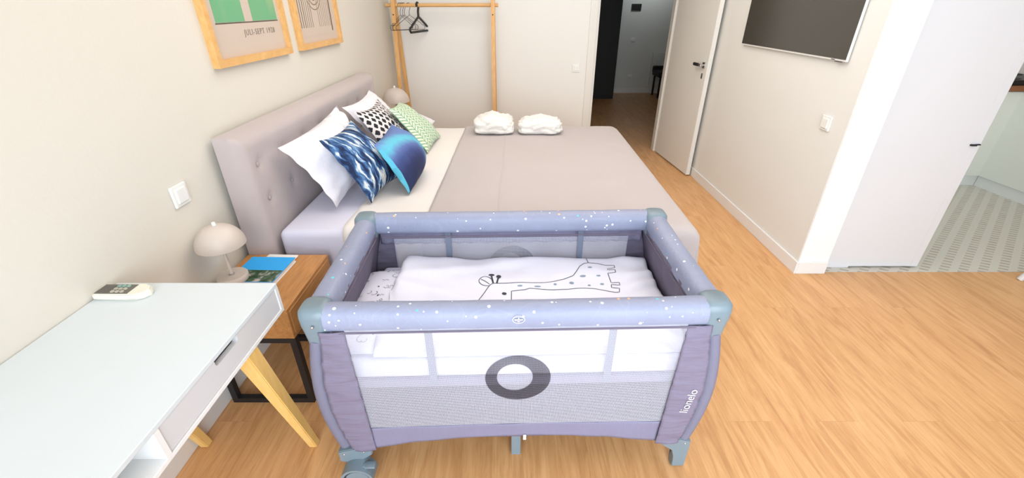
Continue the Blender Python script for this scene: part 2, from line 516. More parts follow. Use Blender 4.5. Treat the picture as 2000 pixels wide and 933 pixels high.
def sheet(name, m, parent, nu, nv, fn, thick=0.002, smooth=True):
    bm = B(); grid(bm, nu, nv, fn)
    o = obj(name, bm, m, parent, smooth=smooth)
    md = o.modifiers.new('solid', 'SOLIDIFY'); md.thickness = thick; md.offset = 0
    return o


def bez(p0, p1, p2, p3, n=8):
    out = []
    for i in range(n + 1):
        t = i / n; s = 1 - t
        out.append(tuple(s**3 * a + 3 * s * s * t * b + 3 * s * t * t * c + t**3 * d for a, b, c, d in zip(p0, p1, p2, p3)))
    return out


def smooth_path(pts, k=4):
    """Catmull-Rom through pts"""
    P = [Vector(p) for p in pts]; P = [P[0]] + P + [P[-1]]; out = []
    for i in range(1, len(P) - 2):
        for j in range(k):
            t = j / k
            out.append(0.5 * ((2 * P[i]) + (P[i + 1] - P[i - 1]) * t + (2 * P[i - 1] - 5 * P[i] + 4 * P[i + 1] - P[i + 2]) * t * t + (3 * P[i] - P[i - 1] - 3 * P[i + 1] + P[i + 2]) * t**3))
    out.append(P[-2]); return out


def cushion(name, c, T, m, label, cat, group, pinch=0.10, n=26, seed=0, wr=0.006, expo=0.55, sag=0.0, back=1.0):
    """c: corners TL, TR, BR, BL (world); pillow swollen about that patch"""
    c = [Vector(p) for p in c]; org = sum(c, Vector()) / 4; org = Vector((org.x, org.y, min(p.z for p in c)))
    nrm = ((c[1] - c[0]).cross(c[3] - c[0])).normalized()
    bm = B(); ly = bm.loops.layers.uv.verify()
    def pos(a, b, sgn):
        x, y = 2 * a - 1, 2 * b - 1
        xx = x * (1 - pinch * (1 - y * y) * abs(x) ** 1.5); yy = y * (1 - pinch * (1 - x * x) * abs(y) ** 1.5)
        u, v = (xx + 1) / 2, (yy + 1) / 2
        p = (c[0] * (1 - u) + c[1] * u) * (1 - v) + (c[3] * (1 - u) + c[2] * u) * v
        h = T * ((1 - x**2) * (1 - y**2)) ** expo * (back if sgn > 0 else 1.0)
        w = noise.noise(Vector((p.x * 9 + seed, p.y * 9, p.z * 9))) * wr * 2 + noise.noise(Vector((p.x * 24 + seed, p.y * 24, p.z * 24))) * wr
        edge = min(1, 6 * (1 - max(abs(x), abs(y))))
        # creases running in from the corners
        cr = math.sin((abs(x) - abs(y)) * 14 + seed) * wr * 0.8 * (abs(x) * abs(y)) * edge
        rip = math.sin(x * 15 + seed) * 0.25 * wr * abs(y)**4 + math.sin(y * 13 + seed) * 0.25 * wr * abs(x)**4
        return p + nrm * (sgn * (h + (w + cr) * edge) + rip) - Vector((0, 0, sag * (1 - x * x) * (1 if y < 0 else 0) * y * y))
    for sgn in (1, -1):
        V = [[bm.verts.new(pos(i / n, j / n, sgn)) for j in range(n + 1)] for i in range(n + 1)]
        for i in range(n):
            for j in range(n):
                f = bm.faces.new((V[i][j], V[i + 1][j], V[i + 1][j + 1], V[i][j + 1]))
                for l, (a, b) in zip(f.loops, ((i, j), (i + 1, j), (i + 1, j + 1), (i, j + 1))): l[ly].uv = (a / n, b / n)
    bmesh.ops.remove_doubles(bm, verts=bm.verts, dist=0.0004)
    o = obj(name, bm, m, smooth=True, origin=org, sharp=80)
    return tag(o, label, cat, group)


def text_obj(name, s, size, m, parent, loc, adv, up, depth=0.0006, bold=0.0, align='LEFT', space=1.0):
    cu = bpy.data.curves.new(name, 'FONT'); cu.body = s; cu.size = size; cu.space_character = space; cu.extrude = depth; cu.offset = bold; cu.align_x = align
    t = bpy.data.objects.new(name, cu); C.objects.link(t)
    dg = bpy.context.evaluated_depsgraph_get(); dg.update()
    me = bpy.data.meshes.new_from_object(t.evaluated_get(dg)); bpy.data.objects.remove(t)
    adv = Vector(adv).normalized(); up = Vector(up).normalized(); nr = adv.cross(up)
    R = Matrix((adv, up, nr)).transposed().to_4x4()
    me.transform(Matrix.Translation(Vector(loc)) @ R)
    bm = B(); bm.from_mesh(me); bpy.data.meshes.remove(me)
    return obj(name, bm, m, parent)


# ------------------------------------------------------------------ room shell
XL, XT, YB, YR = -1.25, 1.825, 4.98, 2.36       # left wall, wall with the screen, far wall, end of the partition
struct('floor', bx((-1.45, -1.3, -0.08), (5.4, 9.1, 0.0)), M['floor'])
struct('floor_tiles', bx((2.012, 2.362, 0.0002), (5.1, 4.5, 0.003)), M['tile'])
struct('ceiling', bx((-1.45, -1.3, 2.6), (5.4, 9.1, 2.7)), M['ceiling'])
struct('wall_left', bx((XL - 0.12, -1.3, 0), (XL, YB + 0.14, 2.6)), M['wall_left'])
bm = bx((XL, YB, 0), (0.80, YB + 0.12, 2.6)); struct('wall_far', bm, M['wall_cool'])
struct('wall_far_header', bx((0.80, YB, 2.12), (XT, YB + 0.12, 2.6)), M['wall_cool'])
struct('wall_screen', bx((XT, YR + 0.001, 0), (XT + 0.185, YB + 0.12, 2.6)), M['wall'])
struct('trim_pillar', bx((XT + 0.002, YR - 0.006, 0.0), (XT + 0.187, YR, 2.6)), M['pillar'])
# rear wall with the glazed balcony doors
struct('wall_rear', bx((XL, -1.22, 0), (-1.05, -1.1, 2.6)), M['wall'])
struct('wall_rear_side', bx((3.1, -1.22, 0), (5.3, -1.1, 2.6)), M['wall'])
struct('wall_rear_header', bx((-1.05, -1.22, 2.45), (3.1, -1.1, 2.6)), M['wall'])
struct('wall_right', bx((5.1, -1.22, 0), (5.22, 4.6, 2.6)), M['wall'])
struct('wall_kitchen', bx((XT + 0.19, 4.5, 0), (5.1, 4.62, 2.6)), M['wall_cool'])
wf = B()
for x in (-1.05, 0.3, 1.69, 3.04): box(wf, (x, -1.2, 0), (x + 0.06, -1.13, 2.45))
box(wf, (-1.05, -1.199, 0), (3.1, -1.131, 0.07)); box(wf, (-1.05, -1.199, 2.39), (3.1, -1.131, 2.45))
wn = struct('window_1', wf, M['white'])
pane = obj('glass_pane', bx((-0.99, -1.168, 0.07), (3.04, -1.162, 2.39)), M['pane'], wn)
# baseboards
BH = 0.085
struct('baseboard_left', bx((XL, -1.1, 0), (XL + 0.020, YB, BH), 0.003), M['baseboard'])
struct('baseboard_far', bx((XL + 0.020, YB - 0.013, 0), (0.80, YB, BH), 0.003), M['baseboard'])
struct('baseboard_screen', bx((XT - 0.013, YR - 0.018, 0), (XT, YB - 0.02, BH), 0.003), M['baseboard'])
struct('baseboard_pillar', bx((XT, YR - 0.019, 0), (XT + 0.186, YR - 0.006, BH), 0.003), M['baseboard'])

# door opening in the far wall: jambs and casing
fr = B()
box(fr, (0.80, YB - 0.012, 0), (0.875, YB + 0.13, 2.12), 0.002)
box(fr, (0.875, YB + 0.01, 0), (0.90, YB + 0.13, 2.05))
box(fr, (1.70, YB - 0.012, 0), (1.795, YB + 0.13, 2.12), 0.002)
box(fr, (1.675, YB + 0.045, 0), (1.70, YB + 0.13, 2.05))
box(fr, (0.80, YB - 0.012, 2.05), (1.795, YB + 0.13, 2.12), 0.002)
struct('trim_door_frame', fr, M['door'])

# open door leaf, swung back against the screen wall
def leaf_pt(s, o, z):  # s metres from hinge toward free edge, o metres toward the wall
    a = Vector((1.684, 4.965, 0)); d = (Vector((1.757, 4.155, 0)) - a).normalized(); n_ = Vector((-d.y, d.x, 0)); n_ = n_ if n_.x > 0 else -n_
    return a + d * s + n_ * o + Vector((0, 0, z))
def leaf_box(bm, s0, s1, o0, o1, z0, z1, bev=0.0):
    r = bmesh.ops.create_cube(bm, size=1.0); vs = r['verts']
    for v in vs: v.co = leaf_pt(s0 + (v.co.x + .5) * (s1 - s0), o0 + (v.co.y + .5) * (o1 - o0), z0 + (v.co.z + .5) * (z1 - z0))
    if bev: bmesh.ops.bevel(bm, geom=list({e for v in vs for e in v.link_edges}), offset=bev, segments=2, affect='EDGES')
    return bm
LL = 0.813
d1 = obj('door_1', leaf_box(B(), 0, LL, 0, 0.04, 0.012, 2.04, 0.002), M['door']); d1['kind'] = 'structure'
for side in (0, 1):
    o0 = 0.0 if side == 0 else 0.04; sg = -1 if side == 0 else 1
    h = B(); leaf_box(h, LL - 0.085, LL - 0.035, min(o0, o0 + sg * 0.008), max(o0, o0 + sg * 0.008), 1.015, 1.065, 0.002)
    tube(h, [leaf_pt(LL - 0.06, o0, 1.04), leaf_pt(LL - 0.06, o0 + sg * 0.035, 1.04)], 0.009)
    if side == 0:
        leaf_box(h, LL - 0.10, LL - 0.05, -0.045, -0.030, 1.03, 1.052, 0.003)
    hd = obj('door_handle', h, M['chrome'], d1, smooth=True, sharp=30)
    if side == 0:
        obj('lever_grip', leaf_box(B(), LL - 0.19, LL - 0.10, -0.047, -0.028, 1.028, 1.054, 0.003), M['black'], hd)
    obj('lock_plate', leaf_box(B(), LL - 0.078, LL - 0.05, min(o0, o0 + sg * 0.004), max(o0, o0 + sg * 0.004), 0.925, 0.97, 0.001), M['chrome'], d1)
obj('latch_plate', leaf_box(B(), LL, LL + 0.0015, 0.012, 0.028, 0.93, 1.10), M['hall_wall'], d1)

# white panel door beside the pillar, closing the kitchen side
b = B(); prism(b, [(2.0125, 0.004), (2.21, 0.004), (2.21, 0.014), (2.612, 0.014), (2.612, 2.45), (2.0125, 2.45)], 'y', 2.414, 2.45)
d2 = obj('door_2', b, M['panel']); d2['kind'] = 'structure'
obj('edge_stile', bx((2.6135, 2.414, 0.012), (2.662, 2.45, 2.45), 0.0015), M['panel'], d2)
lt = B(); box(lt, (2.60, 2.40, 0.818), (2.632, 2.414, 0.828), 0.002); box(lt, (2.632, 2.404, 0.822), (2.655, 2.414, 0.829), 0.002)
obj('latch_handle', lt, M['black'], d2)

# ------------------------------------------------------------------ hallway beyond the door
struct('wall_hall_left', bx((0.35, YB + 0.12, 0), (0.45, 9.0, 2.6)), M['hall_wall'])
struct('wall_hall_right', bx((3.6, YB + 0.12, 0), (3.7, 9.0, 2.6)), M['hall_wall'])
struct('wall_hall_far', bx((0.45, 8.88, 0), (3.6, 9.0, 2.6)), M['hall_wall'])
struct('baseboard_hall', bx((2.0, 8.866, 0), (3.6, 8.88, 0.09), 0.003), M['baseboard'])
struct('wall_hall_near', bx((XT + 0.185, YB + 0.0, 0), (3.6, YB + 0.12, 2.6)), M['hall_wall'])
w = thing('hall_block', 'tall black wardrobe in the dark hallway beyond the open door', 'block', (1.3, 8.5, 0))  # plain black upright mass at the left end of the hallway
obj('carcass', bx((0.72, 8.26, 0.0), (1.86, 8.87, 2.3), 0.003), M['blackwood'], w)
obj('block_front', bx((0.725, 8.24, 0.06), (1.288, 8.26, 2.28), 0.002), M['blackwood'], w)
obj('block_front', bx((1.292, 8.24, 0.06), (1.857, 8.26, 2.28), 0.002), M['blackwood'], w)
t = thing('intercom_panel', 'small black intercom screen high on the hallway wall', 'intercom', (2.25, 8.88, 1.49))
obj('housing', bx((2.165, 8.86, 1.435), (2.34, 8.88, 1.545), 0.004), M['black'], t)
obj('screen', bx((2.185, 8.857, 1.45), (2.30, 8.8605, 1.53), 0.001), M['blackwood'], t)
for (x, z, lb) in ((2.262, 0.953, 'round white light switch below the black intercom in hallway'), (2.289, 0.304, 'round white socket near the floor on hallway wall')):
    t = thing('light_switch' if z > .5 else 'wall_socket', lb, 'switch' if z > .5 else 'socket', (x, 8.88, z))
    b = B(); lathe(b, [(0, 0), (0.042, 0), (0.042, 0.008), (0.036, 0.011), (0, 0.011)], (0, 0, 0), 20)
    bmesh.ops.rotate(b, verts=b.verts, cent=(0, 0, 0), matrix=Matrix.Rotation(PI / 2, 3, 'X')); bmesh.ops.translate(b, verts=b.verts, vec=(x, 8.879, z))
    obj('cover_plate', b, M['white_plastic'], t, smooth=True, sharp=30)
    b = B(); lathe(b, [(0, 0), (0.02, 0), (0.018, 0.005), (0, 0.005)], (0, 0, 0), 16)
    bmesh.ops.rotate(b, verts=b.verts, cent=(0, 0, 0), matrix=Matrix.Rotation(PI / 2, 3, 'X')); bmesh.ops.translate(b, verts=b.verts, vec=(x, 8.868, z))
    obj('insert', b, M['white'], t, smooth=True, sharp=30)
# radiator and dark chair at the hallway end
t = thing('radiator', 'pale panel radiator behind the black chair in hallway', 'radiator', (2.95, 8.88, 0.12))
b = B(); box(b, (2.66, 8.80, 0.14), (3.3, 8.86, 0.74), 0.006)
obj('panel', b, M['hall_wall'], t)
b = B()
for k in range(13): box(b, (2.685 + k * 0.046, 8.79, 0.18), (2.705 + k * 0.046, 8.80, 0.70), 0.003)
obj('ribs', b, M['hall_wall'], t)
b = B(); tube(b, [(2.72, 8.83, 0.0), (2.72, 8.83, 0.14)], 0.012)
obj('pipe', b, M['hall_wall'], t)
t = thing('hall_chair', 'black upholstered chair in the hallway half hidden by the door leaf', 'chair', (2.9, 8.5, 0))
obj('seat', bx((2.66, 8.28, 0.36), (3.12, 8.72, 0.46), 0.02), M['blackwood'], t)
obj('backrest', bx((2.66, 8.68, 0.40), (3.12, 8.75, 0.52), 0.02), M['blackwood'], t)
for x in (2.69, 3.07):
    for y in (8.31, 8.66): obj('leg', bx((x, y, 0), (x + 0.03, y + 0.03, 0.37), 0.003), M['blackwood'], t)

# ------------------------------------------------------------------ kitchen corner seen past the panel door
def unit(name, lab, lo, hi, face, n, grp='kitchen base cabinets'):
    t = thing(name, lab, 'cabinet', ((lo[0] + hi[0]) / 2, (lo[1] + hi[1]) / 2, 0), grp)
    obj('body', bx((lo[0], lo[1], 0.10), (hi[0], hi[1], 0.87)), M['kitchen'], t)
    if face == 'x':
        obj('plinth', bx((lo[0] + 0.004, lo[1], 0.003), (lo[0] + 0.02, hi[1], 0.10)), M['kitchen_plinth'], t)
        w_ = (hi[1] - lo[1]) / n
        for k in range(n): obj('cabinet_door', bx((lo[0] - 0.018, lo[1] + k * w_ + 0.002, 0.105), (lo[0], lo[1] + (k + 1) * w_ - 0.002, 0.865), 0.0015), M['kitchen'], t)
    else:
        obj('plinth', bx((lo[0], lo[1] + 0.004, 0.003), (hi[0], lo[1] + 0.02, 0.10)), M['kitchen_plinth'], t)
        w_ = (hi[0] - lo[0]) / n
        for k in range(n): obj('cabinet_door', bx((lo[0] + k * w_ + 0.002, lo[1] - 0.018, 0.105), (lo[0] + (k + 1) * w_ - 0.002, lo[1], 0.865), 0.0015), M['kitchen'], t)
    return t
unit('kitchen_cabinet', 'pale grey kitchen base cabinet behind the white panel door edge', (3.0, 3.89, 0), (4.436, 4.49, 0), 'y', 3)
unit('kitchen_cabinet', 'pale kitchen base cabinet running toward the right edge of the picture', (4.42, 2.6, 0), (5.09, 3.888, 0), 'x', 2)
b = B(); prism(b, [(3.0, 3.86), (4.39, 3.86), (4.39, 2.6), (5.09, 2.6), (5.09, 4.49), (3.0, 4.49)], 'z', 0.872, 0.91)
tag(obj('kitchen_worktop', b, M['counter'], origin=(4.2, 4.1, 0.872)), 'brown wooden kitchen worktop at the right edge of the picture', 'worktop')
t = thing('cooktop', 'black cooktop on the brown kitchen worktop', 'cooktop', (4.5, 4.15, 0.91))
obj('hob_plate', bx((4.24, 3.92, 0.911), (4.80, 4.42, 0.955), 0.006), M['black'], t)
for x in (4.38, 4.66):
    for y in (4.04, 4.30):
        b = B(); lathe(b, [(0, 0), (0.09, 0), (0.088, 0.006), (0, 0.006)], (x, y, 0.955), 20); obj('burner', b, M['blackwood'], t)
# white chair whose leg tip shows at the right edge
t = thing('white_chair', 'white moulded chair at right edge, only its leg tip in view', 'chair', (3.5, 2.25, 0))
def splay_leg(p, q): 
    b = B(); tube(b, [p, tuple((a + c) / 2 for a, c in zip(p, q)), q], [0.016, 0.02, 0.024], 12); return b
for (x0, y0, x1, y1) in ((3.20, 2.275, 3.32, 2.20), (3.80, 2.275, 3.68, 2.20), (3.20, 1.85, 3.32, 1.93), (3.80, 1.85, 3.68, 1.93)):
    obj('leg', splay_leg((x0, y0, 0.001), (x1, y1, 0.43)), M['white'], t, smooth=True)
b = B(); grid(b, 12, 12, lambda u, v: (3.27 + .46 * u, 1.84 + .45 * v, .445 - .03 * math.sin(PI * u) * math.sin(PI * v)))
o = obj('seat', b, M['white_plastic'], t, smooth=True); md = o.modifiers.new('solid', 'SOLIDIFY'); md.thickness = 0.02
b = B(); grid(b, 12, 12, lambda u, v: (3.75 + .07 * v + .03 * math.sin(PI * u), 1.86 + .41 * u, .46 + .36 * v))
o = obj('backrest', b, M['white_plastic'], t, smooth=True); md = o.modifiers.new('solid', 'SOLIDIFY'); md.thickness = 0.015

# ------------------------------------------------------------------ wall switches
def plate(name, label, cat, cx, cy, cz, face):
    t = thing(name, label, cat, (cx, cy, cz))
    s = 0.041
    if face == '+x':
        obj('cover_plate', bx((cx, cy - s, cz - s), (cx + 0.010, cy + s, cz + s), 0.004), M['white_plastic'], t)
        obj('rocker', bx((cx + 0.008, cy - 0.028, cz - 0.028), (cx + 0.016, cy + 0.028, cz + 0.028), 0.004), M['white_plastic'], t)
    elif face == '-x':
        obj('cover_plate', bx((cx - 0.010, cy - s, cz - s), (cx, cy + s, cz + s), 0.004), M['white_plastic'], t)
        obj('rocker', bx((cx - 0.016, cy - 0.028, cz - 0.028), (cx - 0.008, cy + 0.028, cz + 0.028), 0.004), M['white_plastic'], t)
    else:
        obj('cover_plate', bx((cx - s, cy - 0.010, cz - s), (cx + s, cy, cz + s), 0.004), M['white_plastic'], t)
        obj('rocker', bx((cx - 0.024, cy - 0.016, cz - 0.024), (cx + 0.024, cy - 0.008, cz + 0.024), 0.004), M['white_plastic'], t)
plate('light_switch', 'square white light switch on left wall above the mushroom lamp', 'switch', XL, 1.505, 0.895, '+x')
plate('light_switch', 'square white light switch on the wall under the television', 'switch', XT, 2.525, 0.92, '-x')
plate('light_switch', 'small square light switch on the far wall beside the doorway', 'switch', 0.69, YB, 0.925, '-y')

# ------------------------------------------------------------------ television
t = thing('television', 'wall mounted flat television with dark screen and thin white bezel', 'television', (1.80, 3.07, 1.26))
obj('housing', bx((1.803, 2.51, 1.250), (1.818, 3.712, 1.95), 0.002), M['white_plastic'], t)
obj('screen', bx((1.8005, 2.512, 1.260), (1.8035, 3.708, 1.945), 0.0005), M['screen'], t)
b = B(); box(b, (1.818, 2.9, 1.45), (1.8245, 3.25, 1.75)); obj('wall_bracket', b, M['black'], t)
obj('maker_mark', bx((1.8015, 2.60, 1.2525), (1.8032, 2.63, 1.2565)), M['dark_grey'], t)
obj('remote_sensor', bx((1.803, 2.55, 1.244), (1.815, 2.60, 1.2505), 0.001), M['dark_grey'], t)

# ------------------------------------------------------------------ framed posters
def frame(y0, y1, lab):
    t = thing('framed_poster', lab, 'picture', (XL, (y0 + y1) / 2, 1.286), 'framed posters above the headboard')
    z0, z1, w, d = 1.286, 2.286, 0.030, 0.030
    f = B(); X0, X1 = XL, XL + d
    # mitred moulding, one mesh
    ring_o = [(y0, z0), (y1, z0), (y1, z1), (y0, z1)]; ring_i = [(y0 + w, z0 + w), (y1 - w, z0 + w), (y1 - w, z1 - w), (y0 + w, z1 - w)]
    A = [f.verts.new((X1, *p)) for p in ring_o]; Bi = [f.verts.new((X1, *p)) for p in ring_i]
    A2 = [f.verts.new((X0, *p)) for p in ring_o]; B2 = [f.verts.new((X0, *p)) for p in ring_i]
    for k in range(4):
        j = (k + 1) % 4
        f.faces.new((A[k], A[j], Bi[j], Bi[k])); f.faces.new((A[k], A2[k], A2[j], A[j])); f.faces.new((Bi[k], Bi[j], B2[j], B2[k])); f.faces.new((A2[k], B2[k], B2[j], A2[j]))
    obj('frame', f, M['frame_wood'], t)
    p = obj('print', bx((XL + 0.002, y0 + w, z0 + w), (XL + 0.010, y1 - w, z1 - w)), M['poster'], t)
    return t, p
t, p = frame(1.93, 2.62, 'larger looking pine framed poster with two green blocks and small lettering')
PX = XL + 0.0103
def strip(bm, ya, yb, za, zb): box(bm, (PX, ya, za), (PX + 0.0006, yb, zb))
b = B(); strip(b, 2.02, 2.245, 1.455, 2.15); strip(b, 2.315, 2.555, 1.455, 2.15); obj('green_block', b, M['green_art'], p)
b = B(); strip(b, 2.015, 2.56, 1.449, 1.4535); obj('printed_line', b, M['poster_line'], p)
text_obj('lettering', 'JULI-SEPT 1928', 0.036, M['poster_text'], p, (PX + 0.001, 2.215, 1.397), (0, 1, 0), (0, 0, 1), 0.0003, bold=-0.0003, space=1.25)
t, p = frame(2.75, 3.43, 'narrower looking pine framed poster of thin dark line drawing, nearer the clothes rack')
b = B()
for k, y in enumerate((2.835, 2.865, 2.895, 2.922, 2.95, 2.978, 3.005)): strip(b, y, y + (0.006 if k < 3 else 0.0035), 1.40, 2.1)
for k in range(7): strip(b, 3.11 + k * 0.030, 3.112 + k * 0.030, 1.40, 2.1)
strip(b, 3.31, 3.325, 1.37, 1.62)
obj('printed_lines', b, M['poster_line'], p)
b = B()
for r, th in ((0.055, 0.010), (0.085, 0.006), (0.115, 0.005)):
    pts = [(PX + 0.0005, 3.08 + r * math.cos(a), 1.60 + r * math.sin(a) * 0.9) for a in [PI + PI * k / 16 for k in range(17)]]
    pts = [(PX + 0.0005, 3.08 - r, 2.05)] + pts + [(PX + 0.0005, 3.08 + r, 2.05)]
    tube(b, pts, th / 2, 6, flat=(0.2, 1) if False else (1, 1))
for v in b.verts: v.co.x = PX + 0.0005 + (v.co.x - PX - 0.0005) * 0.1
obj('printed_arches', b, M['poster_line_brown'], p)
b = B(); strip(b, 2.85, 3.25, 1.352, 1.356); obj('caption_line', b, M['poster'], p)

# ------------------------------------------------------------------ clothes rack
RK = thing('clothes_rack', 'pine A-frame clothes rack standing against the far wall', 'clothes rack', (-0.66, 4.82, 0))
def leg_bar(p, q, sx=0.019, sy=0.019):
    b = B(); p, q = Vector(p), Vector(q)
    for z, c in ((0, p), (1, q)):
        pass
    A = [b.verts.new(p + Vector((a * sx, c * sy, 0))) for a, c in ((-1, -1), (1, -1), (1, 1), (-1, 1))]
    Q_ = [b.verts.new(q + Vector((a * sx, c * sy, 0))) for a, c in ((-1, -1), (1, -1), (1, 1), (-1, 1))]
    for k in range(4): b.faces.new((A[k], A[(k + 1) % 4], Q_[(k + 1) % 4], Q_[k]))
    b.faces.new(A[::-1]); b.faces.new(Q_)
    bmesh.ops.bevel(b, geom=list(b.edges), offset=0.003, segments=2, affect='EDGES'); return b
YTOP = 4.80
for x in (-1.155, -0.187):
    obj('leg', leg_bar((x, 4.58, 0.0), (x, YTOP - 0.024, 1.60)), M['pine_z'], RK)
    obj('leg', leg_bar((x + (0.03 if x < -1 else 0.0), 4.945, 0.0), (x, YTOP + 0.024, 1.60)), M['pine_z'], RK)
    b = B(); tube(b, [(x, YTOP - 0.068, 1.44), (x, YTOP - 0.03, 1.44)], 0.006, 12); obj('screw', b, M['black'], RK, smooth=True)
    # low side brace
    b = B(); box(b, (x - 0.012, 4.61, 0.20), (x + 0.012, 4.92, 0.235), 0.003); obj('brace', b, M['pine_y'], RK)
b = B(); tube(b, [(-1.235, YTOP, 1.522), (-0.135, YTOP, 1.522)], 0.0165, 16); obj('rail', b, M['pine_x'], RK, smooth=True)
b = B(); tube(b, [(-1.16, 4.77, 0.12), (-0.15, 4.77, 0.12)], 0.0165, 16); obj('lower_rail', b, M['pine_x'], RK, smooth=True)

# hangers
def hanger(name, label, x, rot, thick, wide, group, drop=0.0):
    t = thing(name, label, 'hanger', (x, YTOP, 1.522 + 0.0165), group)
    o = Vector((x, YTOP, 1.522)); 
    def R(p): # p = (across, up) -> world, turned about the vertical
        return (o.x + p[0] * math.sin(rot), o.y - p[0] * math.cos(rot), o.z + p[1])
    hk = [(0.016 * math.cos(a) * 1.15, 0.020 * math.sin(a)) for a in [math.radians(d) for d in range(-35, 181, 18)]]
    hk = [(-p_[0], p_[1]) for p_ in hk][::-1]
    hook = [R((p_[0] , p_[1])) for p_ in hk[::-1]]
    top = -0.085 - drop
    path = hook[::-1]
    b = B(); pts = [R((-0.016 * 1.15 * math.cos(math.radians(d)), 0.021 * math.sin(math.radians(d)))) for d in range(200, -1, -20)]
    pts = [R((0.020 * math.cos(math.radians(d)), 0.021 * math.sin(math.radians(d)))) for d in range(-30, 181, 15)] + [R((-0.012, -0.03)), R((0, -0.055)), R((0, top))]
    tube(b, pts, thick, 8); obj('hook', b, M['black'], t, smooth=True)
    b = B()
    w2 = wide / 2
    tri = [R((0, top)), R((w2 * 0.75, top - 0.075)), R((w2 * 0.8, top - 0.085)), R((w2 * 0.97, top - 0.095)), R((w2, top - 0.115)), R((w2 * 0.94, top - 0.132)),
           R((-w2 * 0.94, top - 0.132)), R((-w2, top - 0.115)), R((-w2 * 0.97, top - 0.095)), R((-w2 * 0.8, top - 0.085)), R((-w2 * 0.75, top - 0.075))]
    tube(b, tri, thick, 8, closed=True); obj('shoulder_frame', b, M['black'], t, smooth=True)
    return t
for k, (x, rot, w_) in enumerate(((-1.10, -0.72, 0.27), (-1.078, -0.76, 0.28), (-1.06, -0.80, 0.29), (-1.012, -0.90, 0.32))):
    labs = ('thin black wire hanger nearest the left wall on the rack', 'thin black wire hanger second from the left wall on the rack',
            'thin black wire hanger third from the left wall on the rack', 'thin black wire hanger hanging just left of the thick black one')
    hanger('coat_hanger', labs[k], x, rot, 0.0022, w_, 'hangers on the rail')
hanger('coat_hanger', 'thick black velvet coat hanger, rightmost on the rack rail', -0.925, -0.25, 0.011, 0.42, 'hangers on the rail', 0.015)

# ------------------------------------------------------------------ bed
BX0, BX1, BY0, BY1, BT = -1.105, 0.855, 1.80, 3.70, 0.585
bed = thing('bed', 'double bed with tufted taupe upholstered headboard against the left wall', 'bed', (-0.1, 2.75, 0))
hb_y0, hb_y1, hb_z = 1.738, 3.70, 1.042
tufts = []
for r, z in enumerate((0.895, 0.725)):
    for k in range(8): tufts.append((1.86 + 0.235 * k + (0.0 if r == 0 else 0.02), z))
def hb_front(u, v):
    y = hb_y0 + u * (hb_y1 - hb_y0); z = 0.10 + v * (hb_z - 0.10)
    ey = min(y - hb_y0, hb_y1 - y, hb_z - z); r = 0.055
    x = -1.115
    if ey < r: x -= r * 0.95 * (1 - math.sqrt(max(0, 1 - ((r - ey) / r)**2)))
    e2 = min(y - hb_y0, hb_y1 - y)
    if 0.045 < ey < 0.12: x -= 0.012 * (ey - 0.045) / 0.075
    elif ey >= 0.12: x -= 0.012
    for (ty, tz) in tufts:
        d = math.hypot(y - ty, z - tz)
        if d < 0.13: x -= 0.013 * math.exp(-(d / 0.028)**2) + 0.004 * math.exp(-(d / 0.08)**2)
    return (x, y, z)
b = B(); us = []
V = grid(b, 150, 66, hb_front, uv=False)
# close to a solid: sides and back
bk = -1.229
def back(p): return (bk, p[0], p[1])
edge = [V[i][0] for i in range(151)] + [V[150][j] for j in range(1, 67)] + [V[i][66] for i in range(149, -1, -1)] + [V[0][j] for j in range(65, 0, -1)]
mid = [b.verts.new((bk + 0.004, v.co.y, v.co.z)) for v in edge]
n_ = len(edge)
for k in range(n_): b.faces.new((edge[k], edge[(k + 1) % n_], mid[(k + 1) % n_], mid[k]))
b.faces.new(mid)
hb = obj('headboard', b, M['headboard'], bed, smooth=True, sharp=60)
for (ty, tz) in tufts:
    q = B(); bmesh.ops.create_uvsphere(q, u_segments=12, v_segments=8, radius=0.011)
    for v in q.verts: v.co = Vector((v.co.x * 0.5 - 1.139, v.co.y + ty, v.co.z + tz))
    obj('button', q, M['tuft'], hb, smooth=True)
obj('bed_base', bx((-1.11, 1.83, 0.08), (0.84, 3.68, 0.34), 0.02), M['headboard'], bed, smooth=True)
def mattress_fn():
    b = B(); box(b, (BX0, BY0, 0.345), (BX1 - 0.01, BY1, BT), 0.035, 4)
    return b
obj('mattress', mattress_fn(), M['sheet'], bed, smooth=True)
for x in (-1.0, 0.74):
    for y in (1.9, 3.6): obj('leg', bx((x, y, 0), (x + 0.05, y + 0.05, 0.085), 0.005), M['black'], bed)

